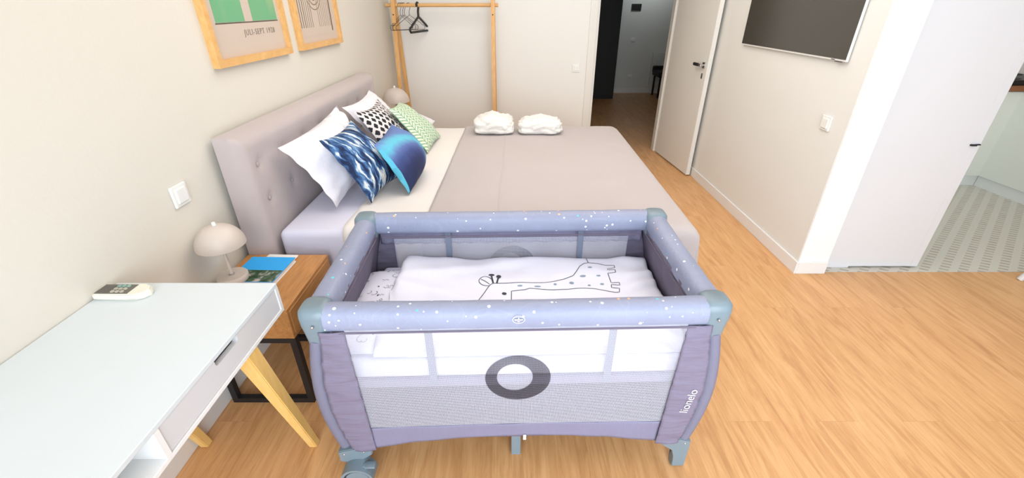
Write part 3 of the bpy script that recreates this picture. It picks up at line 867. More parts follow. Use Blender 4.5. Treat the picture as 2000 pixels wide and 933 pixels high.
def drape(name, m, x0, x1, y0, y1, top, hx0, hx1, hy0, hy1, r, nx, ny, wav, seed, prc=0.0, origin=(0, 0, 0), th=0.012, sk=0.0):
    """cloth lying on a box with hanging sides; h* is how far it hangs on each side (0 = ends there)"""
    def axis(t, a0, a1, h0, h1):
        L0 = h0; L = a1 - a0; s = t * (L0 + L + h1) - L0
        if s < r and h0 > 0:
            if s > -0.57 * r: 
                q = (r - s) / (r * 1.571); return a0 + r - r * math.sin(q * PI / 2), r - r * math.cos(q * PI / 2)
            return a0, -s + r * 0.43
        if s > L - r and h1 > 0:
            e = s - (L - r)
            if e < 1.571 * r:
                q = e / (r * 1.571); return a1 - r + r * math.sin(q * PI / 2), r - r * math.cos(q * PI / 2)
            return a1, e - 0.571 * r
        return a0 + s, 0.0
    def fn(u, v):
        x, dx = axis(u, x0, x1, hx0, hx1); y, dy = axis(v, y0, y1, hy0, hy1)
        d = max(dx, dy)
        x += sk * (y - (y0 + y1) / 2) if u < 0.03 or True else 0
        if prc:
            cx_, cy_ = x1 - prc, y1 - prc
            if x > cx_ and y > cy_:
                ex, ey = x - cx_, y - cy_; l = math.hypot(ex, ey)
                if l > prc: x, y = cx_ + ex / l * prc, cy_ + ey / l * prc
        nz = noise.noise(Vector((x * 3 + seed, y * 3, 0))) * wav + noise.noise(Vector((x * 9 + seed, y * 9, 1))) * wav * 0.4
        z = top - d + (nz if d < 0.01 else 0)
        if d > r:
            f = min(1, (d - r) / 0.15) * 0.014
            if dy >= dx: y += (-1 if y < (y0 + y1) / 2 else 1) * f * (0.6 + math.sin(x * 16 + seed))
            else: x += f * (0.6 + math.sin(y * 14 + seed))
        return (x, y, z)
    b = B(); grid(b, nx, ny, fn)
    o = obj(name, b, m, smooth=True, origin=origin)
    md = o.modifiers.new('solid', 'SOLIDIFY'); md.thickness = th; md.offset = 1 if False else 0
    return o
dv = drape('duvet', M['duvet'], -0.765, 0.845, BY0 - 0.008, BY1 + 0.008, 0.598, 0, 0, 0.26, 0.26, 0.04, 70, 120, 0.008, 3.0, origin=(0, 2.75, 0.6), th=0.014, sk=0.03)
tag(dv, 'cream white duvet folded out below the pillows under the taupe bedspread', 'duvet')
bl = drape('bedspread', M['blanket'], -0.405, 0.885, BY0 - 0.03, BY1 + 0.03, 0.613, 0, 0.34, 0.36, 0.34, 0.05, 90, 140, 0.006, 9.0, prc=0.16, origin=(0.2, 2.75, 0.6), th=0.008, sk=0.015)
tag(bl, 'plain taupe bedspread covering the foot end of the bed', 'bedspread')
b = B(); tube(b, [(-0.06 + 0.012 * (y - 2.7) + 0.004 * noise.noise(Vector((y * 2, 0, 0))), y, 0.6185 + noise.noise(Vector(((-0.06) * 3 + 9, y * 3, 0))) * 0.006 + noise.noise(Vector((-0.54 + 9, y * 9, 1))) * .0024) for y in [1.84 + k * 0.04 for k in range(46)]], 0.0022, 6, flat=(1.3, 0.6))
sm = obj('seam', b, M['headboard'], bl, smooth=True)

# pillows and cushions
PW = 'white bed pillows'; PC = 'patterned cushions on the bed'
cushion('pillow', [(-1.075, 1.94, 0.945), (-1.055, 2.675, 0.99), (-0.86, 2.62, 0.63), (-0.89, 2.005, 0.615)], 0.13, M['pillow'],
        'large white pillow leaning on the headboard, nearest the cot', 'pillow', PW, pinch=0.11, seed=1, wr=0.014, expo=0.75, back=0.35)
cushion('pillow', [(-1.045, 2.72, 0.97), (-1.05, 3.315, 0.975), (-0.80, 3.56, 0.63), (-0.84, 2.80, 0.63)], 0.08, M['pillow'],
        'large white pillow leaning on the headboard behind the black diamond cushion', 'pillow', PW, pinch=0.13, seed=2, wr=0.009, expo=0.7, back=0.4)
cushion('pillow', [(-0.98, 3.42, 0.72), (-0.80, 3.79, 0.70), (-0.655, 3.72, 0.655), (-0.66, 3.20, 0.64)], 0.03, M['pillow'],
        'white pillow corner peeking out behind the green leaf cushion', 'pillow', PW, pinch=0.06, seed=4, wr=0.006)
cushion('cushion', [(-0.955, 2.66, 0.953), (-0.955, 3.17, 0.942), (-0.64, 3.02, 0.625), (-0.74, 2.58, 0.64)], 0.065, M['diamond'],
        'black and white diamond patterned cushion in the middle of the pile', 'cushion', PC, pinch=0.15, seed=5, wr=0.004, expo=0.65, back=0.4)
cushion('cushion', [(-0.90, 1.985, 0.966), (-0.90, 2.445, 0.960), (-0.66, 2.46, 0.62), (-0.735, 2.075, 0.61)], 0.09, M['ikat'],
        'dark blue and white ikat cushion leaning on the nearest white pillow', 'cushion', PC, pinch=0.12, seed=6, wr=0.008, expo=0.65, back=0.4)
cushion('cushion', [(-0.80, 2.86, 0.93), (-0.86, 3.39, 0.875), (-0.555, 3.37, 0.62), (-0.585, 2.93, 0.615)], 0.065, M['green'],
        'pale green leaf patterned cushion, farthest along the bed', 'cushion', PC, pinch=0.07, seed=7, wr=0.005, back=0.35)
cushion('cushion', [(-0.705, 2.165, 0.892), (-0.725, 2.62, 0.893), (-0.555, 2.64, 0.625), (-0.56, 2.195, 0.61)], 0.125, M['teal'],
        'teal and navy striped cushion lying in front of the diamond one', 'cushion', PC, pinch=0.05, seed=8, wr=0.004, expo=0.6, back=0.2)

# folded bathrobes
def robe(cx, cy, w_, d_, h_, seed, label):
    t = thing('folded_bathrobe', label, 'bathrobe', (cx, cy, 0.617), 'folded white bathrobes on the bed')
    b = B(); bmesh.ops.create_cube(b, size=2.0); bmesh.ops.subdivide_edges(b, edges=b.edges, cuts=22, use_grid_fill=True)
    for v in b.verts:
        x, y, z = v.co
        p = 5.0; n_ = (abs(x)**p + abs(y)**p + abs(z)**p)**(1 / p); x, y, z = x / n_, y / n_, z / n_
        f = 1 - 0.13 * max(0, z)
        hump = 0.86 + 0.22 * math.exp(-((x + 0.1 * math.sin(seed)) / 0.55)**2)
        q = Vector((x * 2.2 + seed, y * 2.2, z * 1.5))
        dn = noise.noise(q) * 0.09 + noise.noise(q * 2.7) * 0.06 + abs(noise.noise(q * 4.3)) * 0.05
        lay = 0.030 * math.sin(z * 7 + 2 * noise.noise(Vector((x * 2, y, seed)))) * (1 if max(abs(x), abs(y)) > .8 else 0)
        X = x * f * (1 + dn + lay); Y = y * f * (1 + dn + lay)
        Z = (z + 1) / 2 * hump + (dn * 1.0 if z > -.2 else 0)
        # collar crossing the top
        cl = abs(x * 0.9 + 0.45 * (y) - 0.12)
        if z > 0.5 and cl < 0.09: Z -= 0.07 * (1 - cl / 0.09)
        v.co = Vector((cx + X * w_ / 2, cy + Y * d_ / 2, 0.619 + max(0, Z) * h_))
    obj('folded_robe', b, M['terry'], t, smooth=True, sharp=180)
    b = B(); pts = []
    for k in range(15):
        a = k / 14
        pts.append((cx + w_ * (-0.18 + 0.5 * a), cy - d_ * 0.515 - 0.004 * math.sin(a * 6), 0.64 + h_ * (0.25 + 0.2 * math.sin(a * PI))))
    tube(b, pts, 0.009, 8, flat=(0.5, 1.6)); obj('belt', b, M['terry'], t, smooth=True)
robe(-0.145, 3.50, 0.305, 0.24, 0.14, 1.3, 'folded white bathrobe on the bed, the one nearer the pillows')
robe(0.225, 3.49, 0.335, 0.22, 0.122, 4.7, 'folded white bathrobe on the bed, the one nearer the doorway')

# ------------------------------------------------------------------ nightstands
def nightstand(y0, y1, label):
    x0, x1, zt = -1.228, -0.858, 0.50
    t = thing('nightstand', label, 'nightstand', ((x0 + x1) / 2, (y0 + y1) / 2, 0), 'nightstands beside the bed')
    obj('body', bx((x0, y0, 0.362), (x1, y1, zt), 0.002), M['night_wood'], t)
    obj('drawer', bx((x1 - 0.006, y0 + 0.016, 0.376), (x1 + 0.003, y1 - 0.016, zt - 0.016), 0.001), M['night_wood'], t)
    for y in (y0 + 0.002, y1 - 0.027):
        b = B(); w_ = 0.025
        box(b, (x0, y, 0.337), (x1, y + w_, 0.362)); box(b, (x0 + 0.018, y, 0.0), (x0 + 0.018 + w_, y + w_, 0.337)); box(b, (x1 - w_, y, 0.0), (x1, y + w_, 0.337))
        box(b, (x0 + 0.043, y, 0.0), (x1 - w_, y + w_, 0.025))
        obj('leg_frame', b, M['black_metal'], t)
    return t
ns1 = nightstand(1.315, 1.735, 'oak nightstand with black metal frame between desk and bed')
ns2 = nightstand(3.80, 4.27, 'oak nightstand hidden beyond the bed carrying the far lamp')

def lamp(cx, cy, z0, label):
    t = thing('table_lamp', label, 'lamp', (cx, cy, z0), 'mushroom lamps on the nightstands')
    b = B(); lathe(b, [(0, 0), (0.056, 0), (0.058, 0.004), (0.058, 0.022), (0.055, 0.026), (0, 0.026)], (cx, cy, z0), 40); obj('base', b, M['lamp'], t, smooth=True, sharp=40)
    b = B(); tube(b, [(cx, cy, z0 + 0.024), (cx, cy, z0 + 0.235)], 0.0065, 14); st = obj('stem', b, M['lamp'], t, smooth=True)
    b = B(); lathe(b, [(0, 0), (0.011, 0), (0.011, 0.004), (0, 0.006)], (cx, cy, z0 + 0.026), 16); obj('collar', b, M['chrome'], st, smooth=True)
    R_ = 0.089; prof = []
    for k in range(15):
        a = PI / 2 * k / 14; prof.append((R_ * math.sin(a), 0.088 * math.cos(a)))
    inner = [(r * 0.975, z - 0.002 if r < R_ * .99 else z) for r, z in prof[::-1]]
    b = B(); lathe(b, prof + inner[1:], (cx, cy, z0 + 0.163), 44); sh = obj('lamp_shade', b, M['lamp'], t, smooth=True, sharp=60)
    b = B(); lathe(b, [(0, 0.012), (0.006, 0.012), (0.007, 0.010), (0.007, -0.004), (0, -0.004)], (cx, cy, z0 + 0.163 + 0.088), 16); obj('finial', b, M['white_plastic'], sh, smooth=True)
    return t
lp = lamp(-1.152, 1.495, 0.5222, 'beige mushroom lamp standing on the blue book, nearest the desk')
lp2 = dup(lp, (-1.085, 4.17, 0.5005), 'beige mushroom lamp beyond the bed, partly hidden behind the green cushion', 1.4)

# book
t = thing('book', 'thin book with bright blue cover on the near nightstand', 'book', (-1.07, 1.57, 0.5))
bk0 = (-1.192, 1.478); 
def bkbox(lo, hi, bev=0): 
    b = bx(lo, hi, bev); bmesh.ops.rotate(b, verts=b.verts, cent=(-1.08, 1.575, 0), matrix=Matrix.Rotation(-0.03, 3, 'Z')); return b
obj('pages', bkbox((-1.173, 1.482, 0.5015), (-0.983, 1.674, 0.519)), M['paper'], t)
cv = obj('cover', bkbox((-1.175, 1.479, 0.519), (-0.980, 1.677, 0.5215)), M['book_blue'], t)
obj('cover', bkbox((-1.175, 1.479, 0.5002), (-0.980, 1.677, 0.5015)), M['paper'], t)
obj('cover_photo', bkbox((-1.173, 1.480, 0.5215), (-0.982, 1.568, 0.5219)), M['book_photo'], cv)
# white remote
t = thing('remote_control', 'slim white remote control lying beyond the blue book', 'remote control', (-1.04, 1.70, 0.5))
b = bx((-1.125, 1.689, 0.5005), (-0.985, 1.722, 0.510), 0.005, 3); bmesh.ops.rotate(b, verts=b.verts, cent=(-1.05, 1.70, 0), matrix=Matrix.Rotation(-0.06, 3, 'Z')); obj('body', b, M['paper'], t, smooth=True)
b = bx((-1.105, 1.700, 0.5095), (-1.085, 1.710, 0.5115), 0.001); bmesh.ops.rotate(b, verts=b.verts, cent=(-1.05, 1.70, 0), matrix=Matrix.Rotation(-0.06, 3, 'Z')); obj('button', b, M['white_plastic'], t)

# ------------------------------------------------------------------ desk
DX0, DX1, DY0, DY1, DZ = -1.247, -0.745, 0.075, 1.135, 0.75
dk = thing('desk', 'white desk with open compartment and splayed beech legs at left wall', 'desk', ((DX0 + DX1) / 2, (DY0 + DY1) / 2, 0))
obj('desktop', bx((DX0, DY0, DZ - 0.014), (DX1, DY1, DZ), 0.002), M['desk'], dk)
b = B(); box(b, (DX0, DY0, 0.644), (DX1, DY1, 0.656), 0.001)
box(b, (DX0, DY0, 0.656), (DX1, DY0 + 0.014, DZ - 0.014)); box(b, (DX0, DY1 - 0.014, 0.656), (DX1, DY1, DZ - 0.014))
box(b, (DX0, DY0 + 0.014, 0.656), (DX0 + 0.012, DY1 - 0.014, DZ - 0.014)); box(b, (DX0 + 0.012, 0.597, 0.656), (DX1, 0.611, DZ - 0.014))
obj('carcass', b, M['desk_edge'], dk)
# drawer front with finger slot
ya, yb, za, zb = 0.613, DY1 - 0.016, 0.658, DZ - 0.0155
s0, s1 = 0.808, 0.908; sz = zb - 0.020; rr = 0.010
poly = [(ya, za), (yb, za), (yb, zb), (s1, zb)] + [(s1 - rr + rr * math.cos(a), sz + rr + rr * math.sin(a)) for a in [0, -PI / 8, -PI / 4, -3 * PI / 8, -PI / 2]] + \
       [(s0 + rr + rr * math.cos(a), sz + rr + rr * math.sin(a)) for a in [-PI / 2, -5 * PI / 8, -3 * PI / 4, -7 * PI / 8, -PI]] + [(s0, zb), (ya, zb)]
b = B(); prism(b, poly, 'x', DX1 - 0.018, DX1 - 0.003)
box(b, (DX0 + 0.06, ya + 0.01, za), (DX1 - 0.018, ya + 0.018, zb - 0.03)); box(b, (DX0 + 0.06, yb - 0.018, za), (DX1 - 0.018, yb - 0.01, zb - 0.03)); box(b, (DX0 + 0.06, ya + 0.018, za), (DX1 - 0.018, yb - 0.018, za + 0.006))
obj('drawer', b, M['desk_front'], dk)
def tleg(p, q, a0, a1):
    b = B(); p, q = Vector(p), Vector(q)
    A = [b.verts.new(p + Vector((i * a0, j * a0 * 1.0, 0))) for i, j in ((-1, -1), (1, -1), (1, 1), (-1, 1))]
    Q_ = [b.verts.new(q + Vector((i * a1, j * a1, 0))) for i, j in ((-1, -1), (1, -1), (1, 1), (-1, 1))]
    for k in range(4): b.faces.new((A[k], A[(k + 1) % 4], Q_[(k + 1) % 4], Q_[k]))
    b.faces.new(A[::-1]); b.faces.new(Q_)
    bmesh.ops.bevel(b, geom=list(b.edges), offset=0.003, segments=2, affect='EDGES'); return b
for x in (DX1 - 0.032, DX0 + 0.045):
    for (yt, yb_) in ((0.945, 1.115), (0.265, 0.095)):
        obj('leg', tleg((x, yb_, 0.0), (x, yt, 0.644), 0.0155, 0.026), M['beech'], dk)
# air-conditioner remote on the desk
t = thing('air_conditioner_remote', 'ivory remote control with small screen lying on the white desk', 'remote control', (-1.165, 1.072, DZ))
b = B(); pl = []
x0_, x1_, yn_, yf_ = -1.243, -1.088, 1.042, 1.098
for a in range(0, 91, 15): pl.append((x1_ - 0.03 + 0.03 * math.sin(math.radians(a)), yf_ - 0.028 + 0.028 * math.cos(math.radians(a))))
for a in range(0, 91, 15): pl.append((x1_ - 0.03 + 0.03 * math.cos(math.radians(a)), yn_ + 0.028 - 0.028 * math.sin(math.radians(a))))
pl += [(x0_ + 0.004, yn_), (x0_, yn_ + 0.005), (x0_, yf_ - 0.005), (x0_ + 0.004, yf_)]
prism(b, pl, 'z', DZ + 0.0005, DZ + 0.021); bmesh.ops.bevel(b, geom=[e for e in b.edges if abs(e.verts[0].co.z - e.verts[1].co.z) < 1e-5], offset=0.004, segments=2, affect='EDGES')
rb = obj('body', b, M['remote'], t, smooth=True, sharp=30)
obj('face_panel', bx((x0_ + 0.006, yn_ + 0.004, DZ + 0.0208), (x0_ + 0.105, yf_ - 0.004, DZ + 0.0218)), M['remote_dark'], t)
obj('display', bx((x0_ + 0.010, yn_ + 0.010, DZ + 0.0218), (x0_ + 0.044, yf_ - 0.010, DZ + 0.0223)), M['dark_grey'], t)
for k in range(3):
    for j in range(3):
        q = B(); lathe(q, [(0, 0.003), (0.0055, 0.0025), (0.006, 0), (0, 0)], (x0_ + 0.055 + 0.014 * k, yn_ + 0.014 + 0.014 * j, DZ + 0.0218), 12)
        obj('button', q, M['remote_key2'] if j == 2 else M['remote_key'], t, smooth=True)

# ------------------------------------------------------------------ travel cot
CX = 0.008
cot = thing('travel_cot', 'grey and lavender travel cot with see-through net sides', 'travel cot', (CX, 1.32, 0))
RYN, RYF, RX = 1.027, 1.612, 0.592      # rail centre lines
RZ = 0.714
# padded rails
def rail(p, q, ra, rb, seed, sag=0.004):
    p, q = Vector(p), Vector(q); n_ = 40; b = B(); d = (q - p); L = d.length; d.normalize(); side = Vector((-d.y, d.x, 0))
    rings = []
    for i in range(n_ + 1):
        t_ = i / n_; c = p + (q - p) * t_ - Vector((0, 0, sag * math.sin(PI * t_)))
        ring = []
        for k in range(20):
            a = 2 * PI * k / 20; ca, sa = math.cos(a), math.sin(a)
            w_ = 1 + 0.035 * noise.noise(Vector((t_ * L * 16 + seed, ca * 1.3, sa * 1.3)))
            x_ = abs(ca)**0.8 * (1 if ca > 0 else -1); y_ = abs(sa)**0.8 * (1 if sa > 0 else -1)
            ring.append(b.verts.new(c + side * x_ * ra * w_ + Vector((0, 0, y_ * rb * w_))))
        rings.append(ring)
    for A, Q_ in zip(rings, rings[1:]):
        for k in range(20): b.faces.new((A[k], A[(k + 1) % 20], Q_[(k + 1) % 20], Q_[k]))
    b.faces.new(rings[0][::-1]); b.faces.new(rings[-1]); return b
rl = []
rl.append(obj('padded_rail', rail((CX - RX + 0.03, RYN, RZ), (CX + RX - 0.03, RYN, RZ), 0.038, 0.043, 1), M['rail'], cot, smooth=True))
rl.append(obj('padded_rail', rail((CX - RX + 0.03, RYF, RZ + 0.018), (CX + RX - 0.03, RYF, RZ + 0.018), 0.038, 0.043, 2, 0.0), M['rail'], cot, smooth=True))
for s in (-1, 1):
    rl.append(obj('padded_rail', rail((CX + s * RX, RYN + 0.03, RZ - 0.003), (CX + s * RX, RYF - 0.03, RZ + 0.014), 0.040, 0.043, 3 + s), M['rail'], cot, smooth=True))
# piping seam under each rail
for p_, q_ in (((CX - .53, RYN - .036, .680), (CX + .53, RYN - .036, .680)), ((CX - .53, RYF - .036, .684), (CX + .53, RYF - .036, .684)),
               ((CX - RX + .037, RYN + .05, .677), (CX - RX + .037, RYF - .05, .684)), ((CX + RX - .037, RYN + .05, .677), (CX + RX - .037, RYF - .05, .684))):
    b = B(); tube(b, [Vector(p_).lerp(Vector(q_), k / 10) for k in range(11)], 0.0035, 8); obj('piping', b, M['cot_inner'], cot, smooth=True)
# corner caps
def cap(sx, sy, lab):
    cx, cy = CX + sx * 0.586, (RYN + 0.008 if sy < 0 else RYF - 0.008); b = B()
    secs = [(0.600, 0.020, 0.020, 0.012), (0.625, 0.026, 0.026, 0.008), (0.65, 0.034, 0.034, 0.004), (0.672, 0.041, 0.041, 0), (0.70, 0.045, 0.045, 0), (0.727, 0.046, 0.046, 0), (0.745, 0.044, 0.044, 0), (0.756, 0.036, 0.036, 0), (0.760, 0.024, 0.024, 0)]
    rings = []; n_ = 28
    for (z, ax, ay, sh) in secs:
        ring = []
        for k in range(n_):
            a = 2 * PI * k / n_; ca, sa = math.cos(a), math.sin(a); e = 0.62
            ring.append(b.verts.new((cx + sx * (sh + 0.006) + ax * abs(ca)**e * (1 if ca > 0 else -1), cy + sy * sh + ay * abs(sa)**e * (1 if sa > 0 else -1), z + (0.018 if sy > 0 else 0))))
        rings.append(ring)
    for A, Q_ in zip(rings, rings[1:]):
        for k in range(n_): b.faces.new((A[k], A[(k + 1) % n_], Q_[(k + 1) % n_], Q_[k]))
    b.faces.new(rings[0][::-1]); b.faces.new(rings[-1])
    c_ = obj('corner_cap', b, M['cot_plastic'], cot, smooth=True, sharp=60)
    q = B(); bmesh.ops.create_uvsphere(q, u_segments=12, v_segments=8, radius=0.0045)
    bmesh.ops.translate(q, verts=q.verts, vec=(cx + sx * 0.004, cy + sy * 0.0505, 0.708 + (0.01 if sy > 0 else 0))); obj('rivet', q, M['chrome'], c_, smooth=True)
for sx in (-1, 1):
    for sy in (-1, 1): cap(sx, sy, '')
# leg sleeves, bowed outward
def leg_x(z):
    t_ = (z - 0.11) / (0.64 - 0.11); return 0.608 - 0.004 * (1 - t_) + 0.034 * math.sin(PI * min(1, max(0, t_)))
def fab_w(z): return leg_x(z) - 0.042
def yn(z): return 0.993 + 0.02 * (1 - (z - 0.11) / 0.53) * 0.6
def yf(z): return 1.648 - 0.012 * (1 - (z - 0.11) / 0.53)
for sx in (-1, 1):
    for sy in (-1, 1):
        pts = [(CX + sx * (leg_x(z) - 0.006), (yn(z) + 0.022 if sy < 0 else yf(z) - 0.022), z) for z in [0.10 + 0.54 * k / 18 for k in range(19)]]
        b = B(); tube(b, pts, [0.019 + 0.004 * math.sin(PI * k / 18) for k in range(19)], 14, flat=(1.1, 1.0))
        obj('leg_sleeve', b, M['sleeve'], cot, smooth=True)
def hem(s): return 0.150 + 0.050 * (1 - s * s)          # bottom hem rises to the middle
NX = 0.505
def face(y_of, sgn, nm):
    # side columns
    for sx in (-1, 1):
        def fn(u, v):
            z = hem(0.95) - 0.008 + v * (0.684 - hem(0.95) + 0.008); xo = fab_w(z) + 0.016; x = NX - 0.012 * (1 - v) + (xo - NX) * u
            rip = 0.0055 * noise.noise(Vector((u * 1.5, z * 32, sx * 3.1))) + 0.0045 * noise.noise(Vector((u, z * 70, sx)))
            return (CX + sx * x, y_of(z) - sgn * (0.007 * (1 - v**8) + 0.004 * math.sin(PI * u) + rip), z)
        sheet('side_panel', M['cot_fabric'], cot, 10, 60, fn, 0.003)
    # top strip just under the rail on the inside/outside, bottom band
    def band(u, v):
        s = 2 * u - 1; zb_ = hem(s); z = zb_ + v * (0.256 + 0.006 * (1 - s * s) - zb_); x = s * (NX - 0.002)
        return (CX + x, y_of(z) - sgn * 0.004 * noise.noise(Vector((x * 9 + sgn, z * 14, 0))), z)
    sheet('bottom_band', M['cot_band'], cot, 60, 8, band, 0.003)
    zt = 0.690 if sgn > 0 else 0.625
    def net(u, v):
        s = 2 * u - 1; z0_ = 0.256 + 0.006 * (1 - s * s); z = z0_ + v * (zt - z0_)
        return (CX + s * (NX + 0.001), y_of(z), z)
    bm_ = B(); grid(bm_, 40, 20, net); nt_ = obj('net_panel', bm_, M['net'], cot, smooth=True)
    return nt_
net_near = face(yn, 1, 'near')
net_far = face(yf, -1, 'far')
# gathered strip under the far rail
def strip_fn(u, v):
    x = (2 * u - 1) * 0.56; z = 0.618 + v * 0.072
    return (CX + x, 1.640 - 0.003 * v + 0.004 * math.sin(x * 120 + 3 * noise.noise(Vector((x * 7, 0, 0)))) * (1 - v), z)
sheet('gathered_strip', M['cot_band'], cot, 160, 6, strip_fn, 0.002)
# ring printed on both nets
def ring_mesh(y_of, dy, cxr, zc):
    b = B(); n_ = 64
    for ri, ro in ((0.0, 0.0),):
        In, Out = [], []
        for k in range(n_):
            a = 2 * PI * k / n_
            xo, zo = cxr + 0.104 * math.cos(a), zc + 0.098 * math.sin(a)
            xi, zi = cxr - 0.010 + 0.057 * math.cos(a), zc + 0.004 + 0.058 * math.sin(a)
            Out.append(b.verts.new((xo, y_of(zo) + dy, zo))); In.append(b.verts.new((xi, y_of(zi) + dy, zi)))
        for k in range(n_): b.faces.new((Out[k], Out[(k + 1) % n_], In[(k + 1) % n_], In[k]))
    return b
obj('printed_ring', ring_mesh(yn, -0.0016, 0.010, 0.481), M['ring'], net_near)
obj('printed_ring', ring_mesh(yf, -0.0016, 0.010, 0.50), M['ring'], net_far)
# end walls (fabric both sides)
for sx in (-1, 1):
    def endw(u, v):
        z = 0.14 + v * 0.568; y = 1.012 + u * (1.646 - 1.012)
        return (CX + sx * (leg_x(z) - 0.028 - 0.020 * v**3 - 0.006 * math.sin(PI * u) + 0.006 * noise.noise(Vector((y * 14, z * 9, sx)))), y, z)
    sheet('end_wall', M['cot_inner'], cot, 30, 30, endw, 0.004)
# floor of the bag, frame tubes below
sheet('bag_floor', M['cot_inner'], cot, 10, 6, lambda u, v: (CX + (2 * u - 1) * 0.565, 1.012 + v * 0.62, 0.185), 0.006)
for y in (1.02, 1.615):
    b = B(); tube(b, [(CX - 0.575, y, 0.130), (CX - 0.45, y, 0.160), (CX - 0.3, y, 0.200), (CX, y, 0.222), (CX + 0.3, y, 0.200), (CX + 0.45, y, 0.160), (CX + 0.575, y, 0.130)], 0.009, 10)
    obj('base_tube', b, M['cot_tube'], cot, smooth=True)
b = B(); prism(b, [(CX - 0.017, 1.070), (CX + 0.017, 1.070), (CX + 0.017, 1.098), (CX + 0.006, 1.098), (CX + 0.004, 1.086), (CX - 0.004, 1.086), (CX - 0.006, 1.098), (CX - 0.017, 1.098)], 'z', 0.0, 0.17)
obj('centre_leg', b, M['cot_plastic'], cot)
# corner feet (right) and casters (left)
def bracket(sx, y, sy):
    b = B()
    pl_ = [(0.0, 0.115), (0.0, 0.142), (0.062, 0.158), (0.112, 0.152), (0.112, 0.130), (0.085, 0.112), (0.058, 0.095), (0.048, 0.06), (0.048, 0.0), (0.0, 0.0)] if sx > 0 else \
          [(0.0, 0.09), (0.0, 0.142), (0.062, 0.158), (0.118, 0.152), (0.118, 0.125), (0.085, 0.10), (0.04, 0.082)]
    P_ = [(CX + sx * (0.628 - a) , z) for a, z in pl_]
    prism(b, P_, 'y', y - 0.017, y + 0.017); bmesh.ops.bevel(b, geom=list(b.edges), offset=0.003, segments=2, affect='EDGES')
    o = obj('foot' if sx > 0 else 'caster_bracket', b, M['cot_plastic'], cot, smooth=True, sharp=30)
    for a, z in ((0.02, 0.13), (0.09, 0.142)):
        q = B(); bmesh.ops.create_uvsphere(q, u_segments=10, v_segments=6, radius=0.004)
        bmesh.ops.translate(q, verts=q.verts, vec=(CX + sx * (0.628 - a), y + sy * 0.017, z))
        obj('rivet', q, M['chrome'], o, smooth=True)
bracket(1, 1.022, -1); bracket(1, 1.618, 1); bracket(-1, 1.012, -1); bracket(-1, 1.618, 1)
def disc(cx, cy, cz, r, y0_, y1_, seg=28, rin=None, a0=0, a1=2 * PI):
    b = B()
    if rin is None:
        prism(b, [(cx + r * math.cos(2 * PI * k / seg), cz + r * math.sin(2 * PI * k / seg)) for k in range(seg)], 'y', cy + y0_, cy + y1_)
    else:
        o_ = [(cx + r * math.cos(a0 + (a1 - a0) * k / seg), cz + r * math.sin(a0 + (a1 - a0) * k / seg)) for k in range(seg + 1)]
        i_ = [(cx + rin * math.cos(a0 + (a1 - a0) * k / seg), cz + rin * math.sin(a0 + (a1 - a0) * k / seg)) for k in range(seg, -1, -1)]
        prism(b, o_ + i_, 'y', cy + y0_, cy + y1_)
    return b
for (wx, wy) in ((-0.556, 0.972), (-0.560, 1.618)):
    c_ = obj('caster_wheel', disc(wx, wy, 0.045, 0.045, -0.012, 0.018), M['rubber'], cot, smooth=True, sharp=30)
    obj('hub_cap', disc(wx, wy, 0.045, 0.041, -0.017, -0.012), M['cot_plastic'], c_, smooth=True, sharp=30)
    b = disc(wx, wy, 0.047, 0.057, -0.022, 0.040, rin=0.0475, a0=math.radians(-5), a1=math.radians(190))
    obj('wheel_guard', b, M['cot_plastic'], cot, smooth=True, sharp=30)
    b = B(); box(b, (wx + 0.030, wy - 0.010, 0.092), (wx + 0.066, wy + 0.016, 0.102), 0.003); box(b, (wx + 0.012, wy - 0.006, 0.086), (wx + 0.04, wy + 0.012, 0.100), 0.003)
    obj('brake_pedal', b, M['cot_plastic'], cot, smooth=True, sharp=30)
# lettering on the right column, reading upward
text_obj('lettering', 'lionelo', 0.041, M['print_white'], cot, (0.578, yn(0.32) - 0.0165, 0.315), (0.14, -0.02, 0.99), (-0.99, 0, 0.14), 0.0006, bold=-0.0005)
obj('care_tag', bx((0.030, 0.997, 0.182), (0.040, 0.999, 0.206)), M['print_white'], cot)
# oval badge on the near rail
b = B(); bc = Vector((0.010, RYN - 0.0405, 0.722)); n_ = 40
A = [b.verts.new(bc + Vector((0.0185 * math.cos(2 * PI * k / n_), 0.0, 0.0135 * math.sin(2 * PI * k / n_)))) for k in range(n_)]
Q_ = [b.verts.new(bc + Vector((0.0168 * math.cos(2 * PI * k / n_), 0.0, 0.0118 * math.sin(2 * PI * k / n_)))) for k in range(n_)]
for k in range(n_): b.faces.new((A[k], A[(k + 1) % n_], Q_[(k + 1) % n_], Q_[k]))
box(b, tuple(bc + Vector((-0.012, -0.0003, -0.0016))), tuple(bc + Vector((-0.002, 0.0003, 0.0016)))); box(b, tuple(bc + Vector((0.002, -0.0003, -0.0016))), tuple(bc + Vector((0.012, 0.0003, 0.0016))))
box(b, tuple(bc + Vector((-0.0013, -0.0003, -0.001))), tuple(bc + Vector((0.0013, 0.0003, 0.0085)))); box(b, tuple(bc + Vector((-0.003, -0.0003, -0.0085))), tuple(bc + Vector((0.003, 0.0003, -0.004))))
obj('oval_badge', b, M['print_white'], rl[0])

